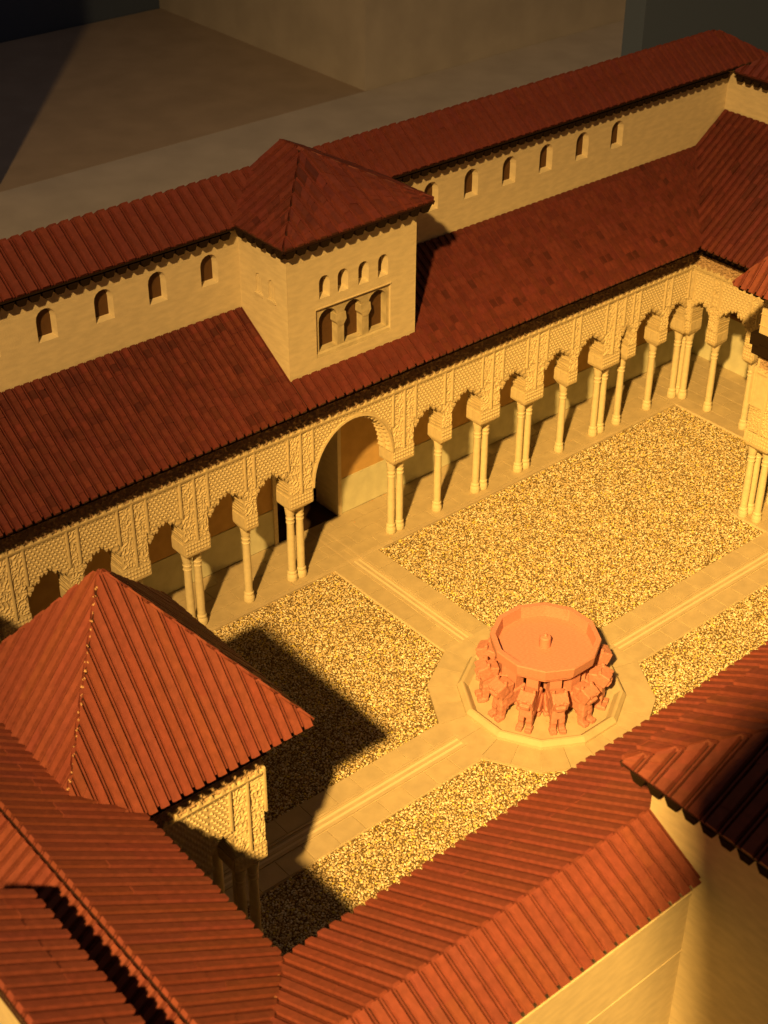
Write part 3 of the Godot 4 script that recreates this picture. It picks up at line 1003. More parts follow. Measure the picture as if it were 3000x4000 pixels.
func long_gallery() -> void:
	var I := Transform3D.IDENTITY
	var g := thing("gallery_building", "long cream gallery building with a row of arched windows between two red tiled roofs", "building")
	g.set_meta("old", true)
	# lower roof: both halves beside the tower and the strip in front of it
	var d := Vector3(0, -0.67, 1).normalized()
	var run := 0.269
	var len_ := run * sqrt(1 + 0.67 * 0.67)
	var k := len_ / run
	for half in 2:
		var r := roof(g)
		var decks := []
		var f := slope_frame(Vector3(0, 0.6065, 0.109), Vector3.RIGHT, d)
		if half == 0:
			face(r, decks, f, -1.60, -0.212, 0.0245, func(_t): return 0.0, func(_t): return len_, 14, 0.30)
		else:
			face(r, decks, f, 0.212, 1.571, 0.0245, func(t): return 0.0 if t < 1.318 else (t - 1.318) / 0.942 * k, func(_t): return len_, 14, 0.30)
		roof_done(r, decks)
	var rs := roof(g)
	var ds := []
	face(rs, ds, slope_frame(Vector3(0, 0.6085, 0.1105), Vector3.RIGHT, d), -0.2115, 0.2115, 0.0302, func(_t): return 0.0, func(_t): return 0.069 * k, 4, 0.2)
	roof_done(rs, ds)
	# upper wall
	var wins_l := []
	for x in [-1.366, -1.212, -1.058, -0.910, -0.759, -0.604, -0.453, -0.300]:
		wins_l.append({"x": x, "w": 0.052, "y0": 0.878, "y1": 0.961, "deep": 0.019, "splay": 0.005})
	var wins_r := []
	for x in [0.439, 0.590, 0.738, 0.887, 1.039, 1.191]:
		wins_r.append({"x": x, "w": 0.053, "y0": 0.876, "y1": 0.960, "deep": 0.019, "splay": 0.005})
	var wf := at(0, 0, -0.16)
	for s in [[-1.9, -0.209, wins_l], [0.209, 1.705, wins_r]]:
		var mb := MB.new()
		wall_face(mb, s[0], s[1], 0.70, 1.04, s[2])
		mb.box(Vector3(s[0], 0.70, -0.19), Vector3(s[1], 1.04, -0.045))
		put("wall", mb.mesh(M.plaster), g, wf)
		for w in s[2]:
			window_part(g, wf, w, M.plaster)
	# upper roof: gable with a hip at the far end
	var ur := roof(g)
	var ud := []
	var ul := sqrt(0.115 * 0.115 + 0.0825 * 0.0825)
	var fu := slope_frame(Vector3(0, 1.0245, -0.13), Vector3.RIGHT, Vector3(0, -0.0825, 0.115).normalized())
	face(ur, ud, fu, -1.92, 1.86, 0.0325, func(_t): return 0.0, func(t): return ul * clampf((1.86 - t) / 0.14, 0.0, 1.0), 3, 0.14, 0.0095)
	var fb := slope_frame(Vector3(0, 1.0245, -0.36), Vector3.LEFT, Vector3(0, -0.0825, -0.115).normalized())
	face(ur, ud, fb, -1.86, 1.92, 0.0325, func(_t): return 0.0, func(t): return ul * clampf((t + 1.86) / 0.14, 0.0, 1.0), 2, 0.2, 0.0095)
	var hl := sqrt(0.14 * 0.14 + 0.0825 * 0.0825)
	var fh := slope_frame(Vector3(1.86, 1.0245, -0.245), Vector3(0, 0, -1), Vector3(0.14, -0.0825, 0).normalized())
	face(ur, ud, fh, -0.115, 0.115, 0.0325, func(_t): return 0.0, func(t): return hl * (1.0 - absf(t) / 0.115), 3, 0.2, 0.0095)
	roof_done(ur, ud)
	corbels(g, wf, -1.9, -0.245, 0.0325, 1.0142, 0.001, 0.0285, 0.017)
	corbels(g, wf, 0.245, 1.67, 0.0325, 1.0142, 0.001, 0.0285, 0.017)
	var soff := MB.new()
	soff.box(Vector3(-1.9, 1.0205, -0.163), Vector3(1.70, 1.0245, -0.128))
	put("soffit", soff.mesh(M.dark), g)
	# back wall of the gallery with its dado, the doorway and closing walls behind
	var bw := at(0, 0, -0.168)
	var door := [-0.135, 0.112]
	for s in [[-1.9, door[0]], [door[1], 1.705]]:
		var mb := MB.new()
		mb.box(Vector3(s[0], 0.1215, -0.02), Vector3(s[1], 0.70, 0.0))
		put("back_wall", mb.mesh(M.ochre), g, bw)
		var dd := MB.new()
		dd.box(Vector3(s[0], 0, -0.02), Vector3(s[1], 0.121, 0.0022))
		put("dado", dd.mesh(M.dado), g, bw)
	var ov := MB.new()
	ov.box(Vector3(door[0], 0.302, -0.02), Vector3(door[1], 0.70, 0.0))
	put("back_wall", ov.mesh(M.ochre), g, bw)
	for s in [[door[0], 1.0], [door[1], -1.0]]:
		var jb := MB.new()
		jb.bevel(Vector3(minf(s[0], s[0] + s[1] * 0.013), -0.002, -0.10), Vector3(maxf(s[0], s[0] + s[1] * 0.013), 0.3015, 0.006), 0.001)
		put("door_jamb", jb.mesh(M.plaster), g, bw)
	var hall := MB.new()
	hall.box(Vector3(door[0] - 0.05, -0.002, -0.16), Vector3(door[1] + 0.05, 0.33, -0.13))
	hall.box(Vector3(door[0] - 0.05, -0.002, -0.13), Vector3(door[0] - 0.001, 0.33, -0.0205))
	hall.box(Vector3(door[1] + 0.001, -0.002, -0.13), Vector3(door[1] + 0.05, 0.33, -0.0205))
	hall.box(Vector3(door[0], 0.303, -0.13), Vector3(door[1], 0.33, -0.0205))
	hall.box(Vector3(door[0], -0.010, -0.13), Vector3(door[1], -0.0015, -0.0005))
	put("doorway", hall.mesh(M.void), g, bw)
	var ceil_ := MB.new()
	ceil_.box(Vector3(-1.9, 0.575, -0.166), Vector3(1.40, 0.59, -0.034))
	put("ceiling", ceil_.mesh(M.dark), g)
	# the rear side
	var rear := MB.new()
	rear.box(Vector3(-1.9, -0.008, -0.345), Vector3(1.84, 1.03, -0.335))
	rear.box(Vector3(1.705, -0.008, -0.335), Vector3(1.84, 1.03, -0.165))
	put("rear_wall", rear.mesh(M.plaster), g)
	corbels(g, I, -1.3, 1.31, 0.0245, 0.600, 0.066, 0.096, 0.016)

	var gr := []
	for i in 60:
		gr.append(Vector3(rng.randf_range(-1.0, 1.36), 0.0008, -0.160 if i % 3 else rng.randf_range(-0.15, 0.03)))
	put("grit", crumbs(gr, 0.0016), g).set_meta("kind", "stuff")
	var a := thing("arcade", "long carved stucco arcade on slender columns with a round central arch below the tower", "arcade")
	var piers := [[-1.427, 2], [-1.279, 1], [-1.131, 1], [-1.036, 2], [-0.865, 1], [-0.699, 2], [-0.5175, 2], [-0.3454, 1], [-0.181, 2], [0.181, 2], [0.3454, 1], [0.5175, 2], [0.699, 2], [0.865, 1], [1.036, 2], [1.131, 1], [1.279, 1], [1.420, 2]]
	arcade(a, I, piers, -1.5, 1.46, 8)

	# the tower
	var t := thing("tower", "square cream tower with hipped red roof and triple arched window above the long gallery", "tower")
	t.set_meta("old", true)
	var tf := at(0, 0, 0.04)
	var tw := []
	for x in [-0.0935, -0.034, 0.033, 0.098]:
		tw.append({"x": x, "w": 0.034, "y0": 0.855, "y1": 0.916, "deep": 0.024, "splay": 0.004})
	var front := MB.new()
	# wall round a rectangular recess (x -0.122..0.124, y 0.690..0.826)
	wall_face(front, -0.2095, 0.2095, 0.826, 1.04, tw)
	front.quad(Vector3(-0.2095, 0.60, 0), Vector3(-0.122, 0.60, 0), Vector3(-0.122, 0.826, 0), Vector3(-0.2095, 0.826, 0), Vector3.BACK)
	front.quad(Vector3(0.124, 0.60, 0), Vector3(0.2095, 0.60, 0), Vector3(0.2095, 0.826, 0), Vector3(0.124, 0.826, 0), Vector3.BACK)
	front.quad(Vector3(-0.122, 0.60, 0), Vector3(0.124, 0.60, 0), Vector3(0.124, 0.690, 0), Vector3(-0.122, 0.690, 0), Vector3.BACK)
	var rd := -0.007
	front.quad(Vector3(-0.122, 0.690, 0), Vector3(0.124, 0.690, 0), Vector3(0.124, 0.690, rd), Vector3(-0.122, 0.690, rd), Vector3.UP)
	front.quad(Vector3(-0.122, 0.826, 0), Vector3(0.124, 0.826, 0), Vector3(0.124, 0.826, rd), Vector3(-0.122, 0.826, rd), Vector3.DOWN)
	front.quad(Vector3(-0.122, 0.690, 0), Vector3(-0.122, 0.826, 0), Vector3(-0.122, 0.826, rd), Vector3(-0.122, 0.690, rd), Vector3.RIGHT)
	front.quad(Vector3(0.124, 0.690, 0), Vector3(0.124, 0.826, 0), Vector3(0.124, 0.826, rd), Vector3(0.124, 0.690, rd), Vector3.LEFT)
	front.box(Vector3(-0.2035, 0.60, -0.198), Vector3(0.2035, 1.04, -0.05))
	front.box(Vector3(-0.1232, 0.828, -0.0002), Vector3(0.1252, 0.8306, 0.0022))
	put("wall", front.mesh(M.plaster), t, tf)
	var sw := [{"x": -0.078 + 0.06, "w": 0.026, "y0": 0.860, "y1": 0.914, "deep": 0.004, "splay": 0.003, "sill": false}, {"x": -0.024 + 0.06, "w": 0.026, "y0": 0.860, "y1": 0.914, "deep": 0.004, "splay": 0.003, "sill": false}]
	for s: float in [-1.0, 1.0]:
		var sf := frame(Vector3(s * 0.2096, 0, -0.06), Vector3(s, 0, 0))
		var side := MB.new()
		wall_face(side, -0.1005, 0.1005, 0.60, 1.04, sw)
		put("wall", side.mesh(M.plaster), t, sf)
		for w in sw:
			var p := window_curve(w)
			var blind := MB.new()
			for i in range(1, p.size() - 1):
				blind.tri(Vector3(p[0].x, p[0].y, -0.004), Vector3(p[i].x, p[i].y, -0.004), Vector3(p[i + 1].x, p[i + 1].y, -0.004), Vector3.BACK)
			for i in p.size():
				var q: Vector2 = p[i]
				var r2: Vector2 = p[(i + 1) % p.size()]
				blind.quad(Vector3(q.x, q.y, 0), Vector3(r2.x, r2.y, 0), Vector3(r2.x, r2.y, -0.004), Vector3(q.x, q.y, -0.004), Vector3(w.x - q.x, 0.887 - q.y, 0))
			for i in 3:
				blind.box(Vector3(w.x - 0.009 + i * 0.008, 0.862, -0.004), Vector3(w.x - 0.0075 + i * 0.008, 0.902, -0.0022))
			blind.box(Vector3(w.x - 0.017, 0.853, -0.002), Vector3(w.x + 0.017, 0.859, 0.004))
			put("blind_window", blind.mesh(M.plaster), t, sf)
	for w in tw:
		window_part(t, tf, w, M.plaster)
	# triple window in the recess
	var trip := []
	for x in [-0.079, 0.003, 0.085]:
		trip.append({"x": x, "w": 0.060, "y0": 0.705, "y1": 0.817, "deep": 0.022, "splay": 0.0, "sill": false})
	var tff := at(0, 0, 0.04 + rd)
	var tm := MB.new()
	wall_face(tm, -0.122, 0.124, 0.690, 0.826, trip)
	tm.hexa([Vector3(-0.1218, 0.6905, 0), Vector3(0.1238, 0.6905, 0), Vector3(0.1238, 0.6905, 0.0065), Vector3(-0.1218, 0.6905, 0.0065), Vector3(-0.1218, 0.703, 0.0), Vector3(0.1238, 0.703, 0.0), Vector3(0.1238, 0.699, 0.0045), Vector3(-0.1218, 0.699, 0.0045)])
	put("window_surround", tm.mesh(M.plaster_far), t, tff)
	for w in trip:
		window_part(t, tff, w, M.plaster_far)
	for x in [-0.038, 0.044]:
		var cap := MB.new()
		cap.hexa([Vector3(x - 0.008, 0.757, -0.020), Vector3(x + 0.008, 0.757, -0.020), Vector3(x + 0.008, 0.757, 0.002), Vector3(x - 0.008, 0.757, 0.002),
			Vector3(x - 0.0175, 0.772, -0.020), Vector3(x + 0.0175, 0.772, -0.020), Vector3(x + 0.0175, 0.772, 0.003), Vector3(x - 0.0175, 0.772, 0.003)])
		cap.hexa([Vector3(x - 0.0175, 0.772, -0.020), Vector3(x + 0.0175, 0.772, -0.020), Vector3(x + 0.0175, 0.772, 0.003), Vector3(x - 0.0175, 0.772, 0.003),
			Vector3(x - 0.0165, 0.792, -0.020), Vector3(x + 0.0165, 0.792, -0.020), Vector3(x + 0.0165, 0.792, 0.0008), Vector3(x - 0.0165, 0.792, 0.0008)])
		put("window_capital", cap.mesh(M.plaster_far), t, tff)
	var tr := roof(t)
	var td := []
	var H := 0.2415
	var rise := 0.1215
	var sl := sqrt(H * H + rise * rise)
	face(tr, td, slope_frame(Vector3(0, 1.0333, 0.074), Vector3.RIGHT, Vector3(0, -rise, H).normalized()), -H, H, 0.0345, func(_t): return 0.0, func(x): return sl * (1.0 - absf(x) / H), 7, 0.3, 0.0085)
	# sides: along z from the front corner to the back hip
	face(tr, td, slope_frame(Vector3(-H, 1.0333, 0.074), Vector3(0, 0, 1), Vector3(-H, -rise, 0).normalized()), -0.330, 0.0, 0.0345, func(_t): return 0.0, func(x): return sl * clampf(-x / H, 0.0, 1.0), 7, 0.3, 0.0085)
	face(tr, td, slope_frame(Vector3(H, 1.0333, 0.074), Vector3(0, 0, -1), Vector3(H, -rise, 0).normalized()), 0.0, 0.330, 0.0345, func(_t): return 0.0, func(x): return sl * clampf(x / H, 0.0, 1.0), 7, 0.3, 0.0085)
	roof_done(tr, td)
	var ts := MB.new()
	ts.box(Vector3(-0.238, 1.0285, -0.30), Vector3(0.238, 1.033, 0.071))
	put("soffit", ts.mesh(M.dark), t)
	corbels(t, tf, -0.235, 0.235, 0.0345, 1.0230, 0.001, 0.0305, 0.017)
	corbels(t, frame(Vector3(-0.2096, 0, -0.06), Vector3(-1, 0, 0)), -0.07, 0.13, 0.0345, 1.0230, 0.001, 0.0305, 0.017)
	corbels(t, frame(Vector3(0.2096, 0, -0.06), Vector3(1, 0, 0)), -0.13, 0.07, 0.0345, 1.0230, 0.001, 0.0305, 0.017)

func far_wing() -> void:
	var b := thing("gallery_building", "far end wing with broad tiled roof at the right edge, behind the taller pavilion", "building")
	b.set_meta("old", true)
	var d := Vector3(-1, -0.711, 0).normalized()
	var k := sqrt(1 + 0.711 * 0.711)
	var r := roof(b)
	var decks := []
	# x along = up-plane: along must satisfy along x up = down  -> along = (0,0,1)
	face(r, decks, slope_frame(Vector3(1.318, 0.6065, 0), Vector3(0, 0, 1), d), -0.16, 1.46, 0.0245,
		func(t): return maxf(0.0, 0.942 * (0.109 - t)) * k, func(_t): return 0.382 * k, 9, 0.26)
	roof_done(r, decks)
	var ef := frame(Vector3(1.700, 0, 0), Vector3(-1, 0, 0))
	var w := MB.new()
	w.box(Vector3(-0.16, 0.84, -0.10), Vector3(1.9, 1.012, 0))
	put("wall", w.mesh(M.plaster), b, ef)
	var u := roof(b)
	var ud := []
	face(u, ud, slope_frame(Vector3(1.666, 1.019, 0), Vector3(0, 0, 1), d), -0.118, 1.9, 0.0325, func(_t): return 0.0, func(t): return minf(0.15, (t + 0.118)) * k, 3, 0.14, 0.0095)
	roof_done(u, ud)
	corbels(b, ef, -0.115, 1.2, 0.0325, 1.0090, 0.001, 0.0285, 0.017)
	var bw := MB.new()
	bw.box(Vector3(-0.165, 0.2555, -0.02), Vector3(1.7, 0.84, 0))
	put("back_wall", bw.mesh(M.ochre), b, ef)
	var band := MB.new()
	band.box(Vector3(-0.165, 0.1905, -0.02), Vector3(1.7, 0.255, 0.003))
	for j in 3:
		var x := -0.12
		while x < 0.5:
			var l := rng.randf_range(0.02, 0.05)
			band.box(Vector3(x, 0.196 + j * 0.019, 0.003), Vector3(x + l, 0.207 + j * 0.019, 0.0062))
			x += l + rng.randf_range(0.006, 0.02)
	put("carved_band", band.mesh(M.band), b, ef)
	var dd := MB.new()
	dd.box(Vector3(-0.165, 0, -0.02), Vector3(1.7, 0.190, 0.001))
	put("dado", dd.mesh(M.dado), b, ef)
	var c := MB.new()
	c.box(Vector3(1.46, 0.575, 0.04), Vector3(1.695, 0.59, 1.5))
	put("ceiling", c.mesh(M.dark), b)
	corbels(b, frame(Vector3(LX, 0, 0), Vector3(-1, 0, 0)), 0.11, 1.46, 0.0245, 0.600, 0.066, 0.096, 0.016)
	var a := thing("arcade", "short carved arcade at the far end of the court, beside the taller pavilion", "arcade", frame(Vector3(LX, 0, 0), Vector3(-1, 0, 0)))
	arcade(a, Transform3D.IDENTITY, [[0.028, 1], [0.136, 1], [0.2846, 1], [0.43, 2], [1.14, 2], [1.285, 1], [1.434, 1]], -0.03, 1.6)

func near_wings() -> void:
	var w := thing("wing", "near left wing whose ridged red roof runs from the pavilion to the bottom corner", "building")
	var k := sqrt(1 + 0.695 * 0.695)
	var r := roof(w)
	var decks := []
	# inner slope faces +x; eave x=-1.30; along = (0,0,-1)
	face(r, decks, slope_frame(Vector3(-1.30, 0.609, 0), Vector3(0, 0, -1), Vector3(1, -0.695, 0).normalized()), -1.728, -0.13, 0.0238,
		func(t): return maxf(0.0, 0.863 * (-t - 1.4506)) * k, func(_t): return 0.24 * k, 2, 0.12)
	face(r, decks, slope_frame(Vector3(-1.79, 0.602, 0), Vector3(0, 0, 1), Vector3(-1, -0.695, 0).normalized()), 0.13, 1.95, 0.0238,
		func(_t): return 0.0, func(_t): return 0.247 * k, 2, 0.12)
	roof_done(r, decks)
	var wl := MB.new()
	wl.box(Vector3(-1.78, -0.008, 0.1), Vector3(-1.74, 0.60, 1.9))
	wl.box(Vector3(-1.58, -0.008, 0.1), Vector3(-1.56, 0.70, 1.55))
	put("wall", wl.mesh(M.plaster), w)
	var ib := MB.new()
	ib.box(Vector3(-1.42, 0.44, 0.1), Vector3(-1.395, 0.60, 1.46))
	put("frieze", ib.mesh(M.frieze), w)

	var s := thing("wing", "near side wing along the bottom, gabled red roof with a brighter outer slope", "building")
	var ks := sqrt(1 + 0.6 * 0.6)
	var r2 := roof(s)
	var d2 := []
	face(r2, d2, slope_frame(Vector3(0, 0.6065, 1.4506), Vector3.LEFT, Vector3(0, -0.6, -1).normalized()), -1.6, 1.578, 0.0250,
		func(t): return maxf(0.0, (t - 1.30) / 0.863) * ks, func(_t): return 0.24 * ks, 2, 0.12)
	var ko := sqrt(1 + 0.54 * 0.54)
	face(r2, d2, slope_frame(Vector3(0, 0.6885, 1.805), Vector3.RIGHT, Vector3(0, -0.54, 1).normalized()), -1.80, -0.722, 0.0250, func(_t): return 0.0, func(_t): return 0.117 * ko, 2, 0.14, 0.006)
	roof_done(r2, d2)
	var ow := MB.new()
	ow.box(Vector3(-1.78, -0.008, 1.76), Vector3(-0.716, 0.6755, 1.792))
	ow.box(Vector3(-1.0, -0.008, 1.56), Vector3(1.5, 0.66, 1.58))
	ow.box(Vector3(-1.78, 0.640, 1.792), Vector3(-0.716, 0.648, 1.7945))
	ow.box(Vector3(-1.78, 0.500, 1.792), Vector3(-0.716, 0.503, 1.7932))
	put("wall", ow.mesh(M.plaster), s)
	# glue crumbs in the valley between the two near roofs and on the pavilion's hip
	var glue := []
	for i in 16:
		var z := 1.4506 + 0.004 + i * 0.0165
		glue.append(Vector3(-1.30 - 0.863 * (z - 1.4506), 0.6065 + 0.6 * (z - 1.4506) + 0.006, z))
	put("glue_seam", crumbs(glue, 0.0026), s)

	var t := thing("tower", "near tower at the lower right with a dark shadow over its roof", "tower")
	var tb := MB.new()
	tb.box(Vector3(-0.720, -0.008, 1.688), Vector3(-0.13, 0.845, 2.28))
	put("wall", tb.mesh(M.plaster), t)
	var tr := roof(t)
	var td := []
	var x0 := -0.757
	var x1 := -0.093
	var z0 := 1.643
	var hw := (x1 - x0) / 2
	var sl := hw * sqrt(1 + 0.25)
	var dz := 0.72
	face(tr, td, slope_frame(Vector3(x0, 0.850, z0), Vector3(0, 0, 1), Vector3(-1, -0.5, 0).normalized()), 0.0, dz, 0.0345, func(_t): return 0.0, func(v): return sl * clampf(minf(v, dz - v) / hw, 0.0, 1.0), 5, 0.2)
	face(tr, td, slope_frame(Vector3(x1, 0.850, z0), Vector3(0, 0, -1), Vector3(1, -0.5, 0).normalized()), -dz, 0.0, 0.0345, func(_t): return 0.0, func(v): return sl * clampf(minf(-v, v + dz) / hw, 0.0, 1.0), 3, 0.2)
	face(tr, td, slope_frame(Vector3((x0 + x1) / 2, 0.850, z0), Vector3.LEFT, Vector3(0, -0.5, -1).normalized()), -hw, hw, 0.0345, func(_t): return 0.0, func(v): return sl * (1.0 - absf(v) / hw), 5, 0.2)
	face(tr, td, slope_frame(Vector3((x0 + x1) / 2, 0.850, z0 + dz), Vector3.RIGHT, Vector3(0, -0.5, 1).normalized()), -hw, hw, 0.0345, func(_t): return 0.0, func(v): return sl * (1.0 - absf(v) / hw), 3, 0.2)
	roof_done(tr, td)
	corbels(t, frame(Vector3(-0.720, 0, 1.69), Vector3(-1, 0, 0)), -0.03, 0.62, 0.0345, 0.839, 0.001, 0.033, 0.018)

	var l := thing("outer_building", "lean-to red roof at the bottom left corner, above a pale wall", "building")
	var lr := roof(l)
	var ld := []
	face(lr, ld, slope_frame(Vector3(-1.620, 0.845, 0), Vector3(0, 0, -1), Vector3(1, -0.695, 0).normalized()), -2.2, -1.268, 0.0238, func(_t): return 0.0, func(_t): return 0.137 * k, 2, 0.12)
	roof_done(lr, ld)
	var lw := MB.new()
	lw.box(Vector3(-1.760, -0.008, 1.275), Vector3(-1.750, 0.936, 2.2))
	lw.box(Vector3(-1.70, 0.55, 1.275), Vector3(-1.66, 0.84, 2.2))
	put("wall", lw.mesh(M.plaster), l)

func crumbs(pts: Array, size: float) -> ArrayMesh:
	var mb := MB.new()
	for p in pts:
		for j in 2:
			var q: Vector3 = p + Vector3(rng.randf_range(-1, 1), rng.randf_range(0, 0.6), rng.randf_range(-1, 1)) * size
			var s := size * rng.randf_range(0.3, 1.0)
			var c := []
			for y in 2:
				for a in 4:
					var an := TAU * a / 4 + rng.randf_range(-0.4, 0.4)
					c.append(q + Vector3(cos(an) * s * (1.0 - 0.4 * y), (y - 0.4) * s, sin(an) * s * (1.0 - 0.4 * y) * 1.6))
			mb.hexa(c)
	return mb.mesh(M.glue)

func pavilions() -> void:
	for s: float in [-1.0, 1.0]:
		var near: bool = s < 0
		var pv := thing("pavilion", "square pavilion in the lower left with a pyramid roof of ridged red tiles" if near else "taller pavilion cut off by the right edge, with a dark cornice", "pavilion")
		var X := 1.034 * s
		# front faces the fountain
		var ff := frame(Vector3(X, 0, ZC), Vector3(-s, 0, 0))
		arcade(pv, ff, [[-0.150, 3], [-0.060, 1], [0.060, 1], [0.150, -3]], -0.186, 0.186, 1)
		for side: float in [-1.0, 1.0]:
			var sf := frame(Vector3(1.20 * s, 0, ZC + side * 0.166), Vector3(0, 0, side))
			# local x runs along +x for side > 0, along -x for side < 0; the front corner lies at |X|
			var q: float = -s * side
			arcade(pv, sf, [[q * 0.160, 2]], -0.195, 0.195, -1, 0.012)
			put("lattice_panel", panel_mesh(0.0245, false), pv, sf * at(q * 0.096, 0, 0))
			put("lattice_panel", panel_mesh(0.131, false, true), pv, sf * at(q * -0.060, 0, 0))
			for cx0: float in [0.056, -0.06, -0.17]:
				column_parts(pv, sf, q * cx0, 0.0)
				var blk := MB.new()
				blk.hexa([Vector3(-0.011, COLH, -0.013), Vector3(0.011, COLH, -0.013), Vector3(0.011, COLH, 0.013), Vector3(-0.011, COLH, 0.013),
					Vector3(-0.015, 0.3135, ZB), Vector3(0.015, 0.3135, ZB), Vector3(0.015, 0.3135, ZF - 0.002), Vector3(-0.015, 0.3135, ZF - 0.002)])
				put("corbel_block", blk.mesh(M.stucco), pv, sf * at(q * cx0, 0, 0))
		var e := 0.610
		var apex := 0.949
		if not near:
			e = 0.765
			apex = 1.10
			var cor := MB.new()
			cor.box(Vector3(0.992, 0.545, 0.570), Vector3(1.40, 0.573, 1.000))
			cor.box(Vector3(0.986, 0.5735, 0.564), Vector3(1.40, 0.608, 1.006))
			put("cornice", cor.mesh(M.dark), pv)
			var dr := MB.new()
			dr.box(Vector3(1.000, 0.6085, 0.580), Vector3(1.40, 0.758, 0.99))
			for i in 12:
				dr.box(Vector3(0.9985, 0.612, 0.585 + i * 0.034), Vector3(1.000, 0.755, 0.587 + i * 0.034))
				dr.box(Vector3(1.006 + i * 0.033, 0.612, 0.5785), Vector3(1.008 + i * 0.033, 0.755, 0.58))
			for j in 4:
				dr.box(Vector3(0.9983, 0.632 + j * 0.034, 0.5783), Vector3(1.40, 0.634 + j * 0.034, 0.9917))
			put("drum", dr.mesh(M.stucco), pv)
		var r := roof(pv)
		var dk := []
		var cx := 1.190 * s
		var hx := 0.272
		var hz := 0.255
		var up := apex - e
		var lx := sqrt(hx * hx + up * up)
		var lz := sqrt(hz * hz + up * up)
		face(r, dk, slope_frame(Vector3(cx, e, ZC + hz), Vector3.RIGHT, Vector3(0, -up, hz).normalized()), -hx, hx, 0.0250, func(_t): return 0.0, func(t): return lz * (1.0 - absf(t) / hx), 2, 0.10, 0.0065)
		face(r, dk, slope_frame(Vector3(cx, e, ZC - hz), Vector3.LEFT, Vector3(0, -up, -hz).normalized()), -hx, hx, 0.0250, func(_t): return 0.0, func(t): return lz * (1.0 - absf(t) / hx), 2, 0.10, 0.0065)
		face(r, dk, slope_frame(Vector3(cx + hx, e, ZC), Vector3(0, 0, -1), Vector3(hx, -up, 0).normalized()), -hz, hz, 0.0250, func(_t): return 0.0, func(t): return lx * (1.0 - absf(t) / hz), 2, 0.10, 0.0065)
		face(r, dk, slope_frame(Vector3(cx - hx, e, ZC), Vector3(0, 0, 1), Vector3(-hx, -up, 0).normalized()), -hz, hz, 0.0250, func(_t): return 0.0, func(t): return lx * (1.0 - absf(t) / hz), 2, 0.10, 0.0065)
		roof_done(r, dk)
		if near:
			var g := []
			for i in 26:
				var t := 0.07 + i * 0.029
				g.append(Vector3(cx - hx * t, apex - up * t + 0.004, ZC + hz * t))
			put("glue_seam", crumbs(g, 0.0026), pv)
		corbels(pv, frame(Vector3(cx - s * hx, 0, ZC), Vector3(-s, 0, 0)), -0.245, 0.245, 0.0245, e - 0.004, -0.035, -0.004, 0.012)
		for side: float in [-1.0, 1.0]:
			corbels(pv, frame(Vector3(cx, 0, ZC + side * hz), Vector3(0, 0, side)), -0.262, 0.262, 0.0245, e - 0.004, -0.035, -0.004, 0.012)

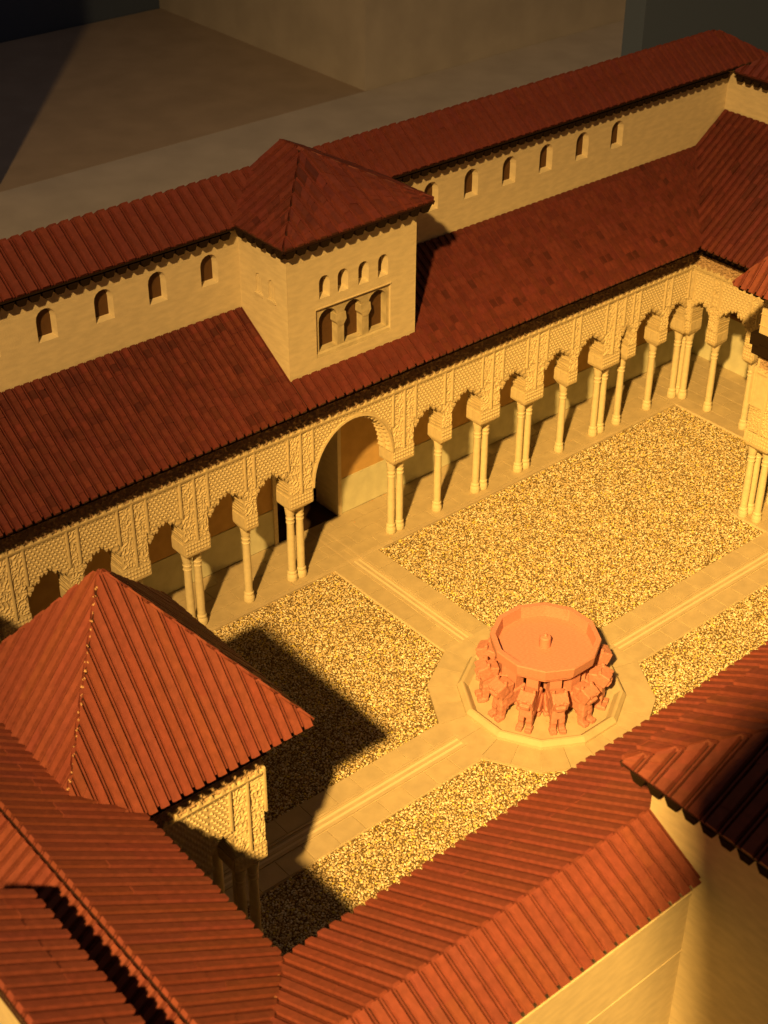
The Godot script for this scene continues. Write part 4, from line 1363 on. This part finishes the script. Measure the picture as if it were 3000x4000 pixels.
func fountain() -> void:
	var c := Vector3(0, 0, ZC)
	var off := deg_to_rad(15)
	var p := thing("fountain", "twelve sided fountain basin of reddish carved wood in a low pale pool", "fountain", at(0, 0, ZC))
	var pool := MB.new()
	pool.lathe([Vector2(0.0, 0.0035), Vector2(0.184, 0.0035), Vector2(0.197, 0.0180), Vector2(0.201, 0.0200), Vector2(0.206, 0.0190), Vector2(0.2145, 0.0080), Vector2(0.2145, -0.004)], 12, Vector3.ZERO, off, false)
	put("pool", pool.mesh(M.slab), p)
	var bm := MB.new()
	bm.lathe([Vector2(0.0, 0.1370), Vector2(0.1230, 0.1370), Vector2(0.1265, 0.1405), Vector2(0.1280, 0.1500), Vector2(0.1345, 0.1515), Vector2(0.1385, 0.1790), Vector2(0.1370, 0.1825), Vector2(0.1245, 0.1825), Vector2(0.1205, 0.1520), Vector2(0.0, 0.1520)], 12, Vector3.ZERO, off - deg_to_rad(40.2), false)
	put("basin", bm.mesh(M.basin), p, Transform3D(Basis(Vector3.UP, deg_to_rad(-40.2)), Vector3.ZERO))
	var ft := MB.new()
	ft.lathe([Vector2(0.034, 0.003), Vector2(0.030, 0.02), Vector2(0.030, 0.11), Vector2(0.05, 0.1375)], 12, Vector3.ZERO, off, false)
	put("stem", ft.mesh(M.basin), p)
	var sp := MB.new()
	sp.lathe([Vector2(0.0150, 0.1515), Vector2(0.0145, 0.178), Vector2(0.0125, 0.1815), Vector2(0.0060, 0.1820), Vector2(0.0052, 0.1865), Vector2(0.0, 0.1905)], 14)
	put("spout", sp.mesh(M.basin), p)
	var notch := MB.new()
	notch.box(Vector3(0.120, 0.1565, -0.003), Vector3(0.1395, 0.1795, 0.009))
	put("overflow_notch", notch.mesh(M.basin), p, Transform3D(Basis(Vector3.UP, deg_to_rad(22)), Vector3.ZERO))
	var pm := MB.new()
	pm.bevel(Vector3(-0.013, 0.070, -0.0150), Vector3(0.013, 0.1375, 0.0150), 0.001)
	var post := pm.mesh(M.basin)
	# lions, every 30 degrees
	var lm := lion_mesh()
	var words := {
		120: "reddish wooden lion facing the viewer, just right of the two middle front lions' gap",
		150: "reddish wooden lion facing the viewer, just left of the two middle front lions' gap",
		180: "reddish wooden lion second from the middle on the left front of the fountain",
		90: "reddish wooden lion second from the middle on the right front of the fountain",
		210: "reddish wooden lion third from the middle on the left, turned left in profile",
		60: "reddish wooden lion third from the middle on the right, turned right in profile",
		240: "hindmost lion seen on the left of the basin, only head and shoulders showing",
		30: "hindmost lion seen on the right of the basin, its head in front of the path",
		270: "lion behind the basin on the left side, mostly hidden by it",
		0: "lion behind the basin on the right side, mostly hidden by it",
		300: "lion at the far side of the basin, left one of the two hidden rear lions",
		330: "lion at the far side of the basin, right one of the two hidden rear lions"}
	for deg in words:
		var a := deg_to_rad(deg)
		var dir := Vector3(cos(a), 0, sin(a))
		put("support_post", post, p, Transform3D(Basis(Vector3.UP, -a), dir * 0.098))
		var jig := Basis(Vector3.UP, -a + rng.randf_range(-0.05, 0.05)).scaled(Vector3(1, rng.randf_range(0.97, 1.04), rng.randf_range(0.95, 1.05)))
		var o := put("lion_statue", lm, self, Transform3D(jig, c + dir * 0.128 + Vector3(0, 0.0038, 0)))
		tag(o, words[deg], "lion statue", "lions carrying the fountain basin")
	# grit stuck round the feet
	var g := []
	for i in 70:
		var a := rng.randf() * TAU
		var rr := rng.randf_range(0.10, 0.135)
		g.append(Vector3(cos(a) * rr, 0.004, sin(a) * rr))
	put("grit", crumbs(g, 0.0022), p).set_meta("kind", "stuff")

func extras(lamp_at: Vector3, aim: Vector3, view: Transform3D) -> void:
	# the phone that takes the picture: its shadow lies on the near tower
	var ph := thing("phone", "dark handheld phone held over the model by the viewer", "phone", view * at(0, 0, 0.02))
	var body := MB.new()
	var pts := [Vector2(-0.166, -0.42), Vector2(-0.166, 0.025), Vector2(-0.158, 0.045), Vector2(-0.070, 0.140), Vector2(-0.045, 0.152), Vector2(0.10, 0.21), Vector2(0.22, 0.16), Vector2(0.22, -0.42)]
	for i in pts.size():
		var p: Vector2 = pts[i]
		var r: Vector2 = pts[(i + 1) % pts.size()]
		body.quad(Vector3(p.x, p.y, 0), Vector3(r.x, r.y, 0), Vector3(r.x, r.y, 0.018), Vector3(p.x, p.y, 0.018), Vector3(p.x + 0.02, p.y + 0.11, 0))
		body.tri(Vector3(-0.02, -0.11, 0), Vector3(p.x, p.y, 0), Vector3(r.x, r.y, 0), Vector3(0, 0, -1))
		body.tri(Vector3(-0.02, -0.11, 0.018), Vector3(p.x, p.y, 0.018), Vector3(r.x, r.y, 0.018), Vector3(0, 0, 1))
	put("case", body.mesh(M.phone), ph)
	# the lamp head
	var ld := (aim - lamp_at).normalized()
	var up := Vector3.UP
	var xd := ld.cross(up).normalized()
	var yd := xd.cross(ld)
	var lf := Transform3D(Basis(xd, ld, -yd), lamp_at - ld * 0.03)   # local y points at the model
	var lamp := thing("spotlight", "round black track spotlight high above the viewer", "spotlight", lf)
	var hs := MB.new()
	hs.lathe([Vector2(0.0, -0.42), Vector2(0.16, -0.42), Vector2(0.24, -0.32), Vector2(0.24, 0.0), Vector2(0.215, 0.0), Vector2(0.205, -0.02)], 24)
	put("housing", hs.mesh(M.phone), lamp)
	var glow := StandardMaterial3D.new()
	glow.albedo_color = Color(0.9, 0.8, 0.6)
	glow.emission_enabled = true
	glow.emission = lin(1.0, 0.62, 0.25)
	glow.emission_energy_multiplier = 6.0
	var gl := MB.new()
	gl.lathe([Vector2(0.205, -0.02), Vector2(0.0, -0.014)], 24)
	put("lens", gl.mesh(glow), lamp)
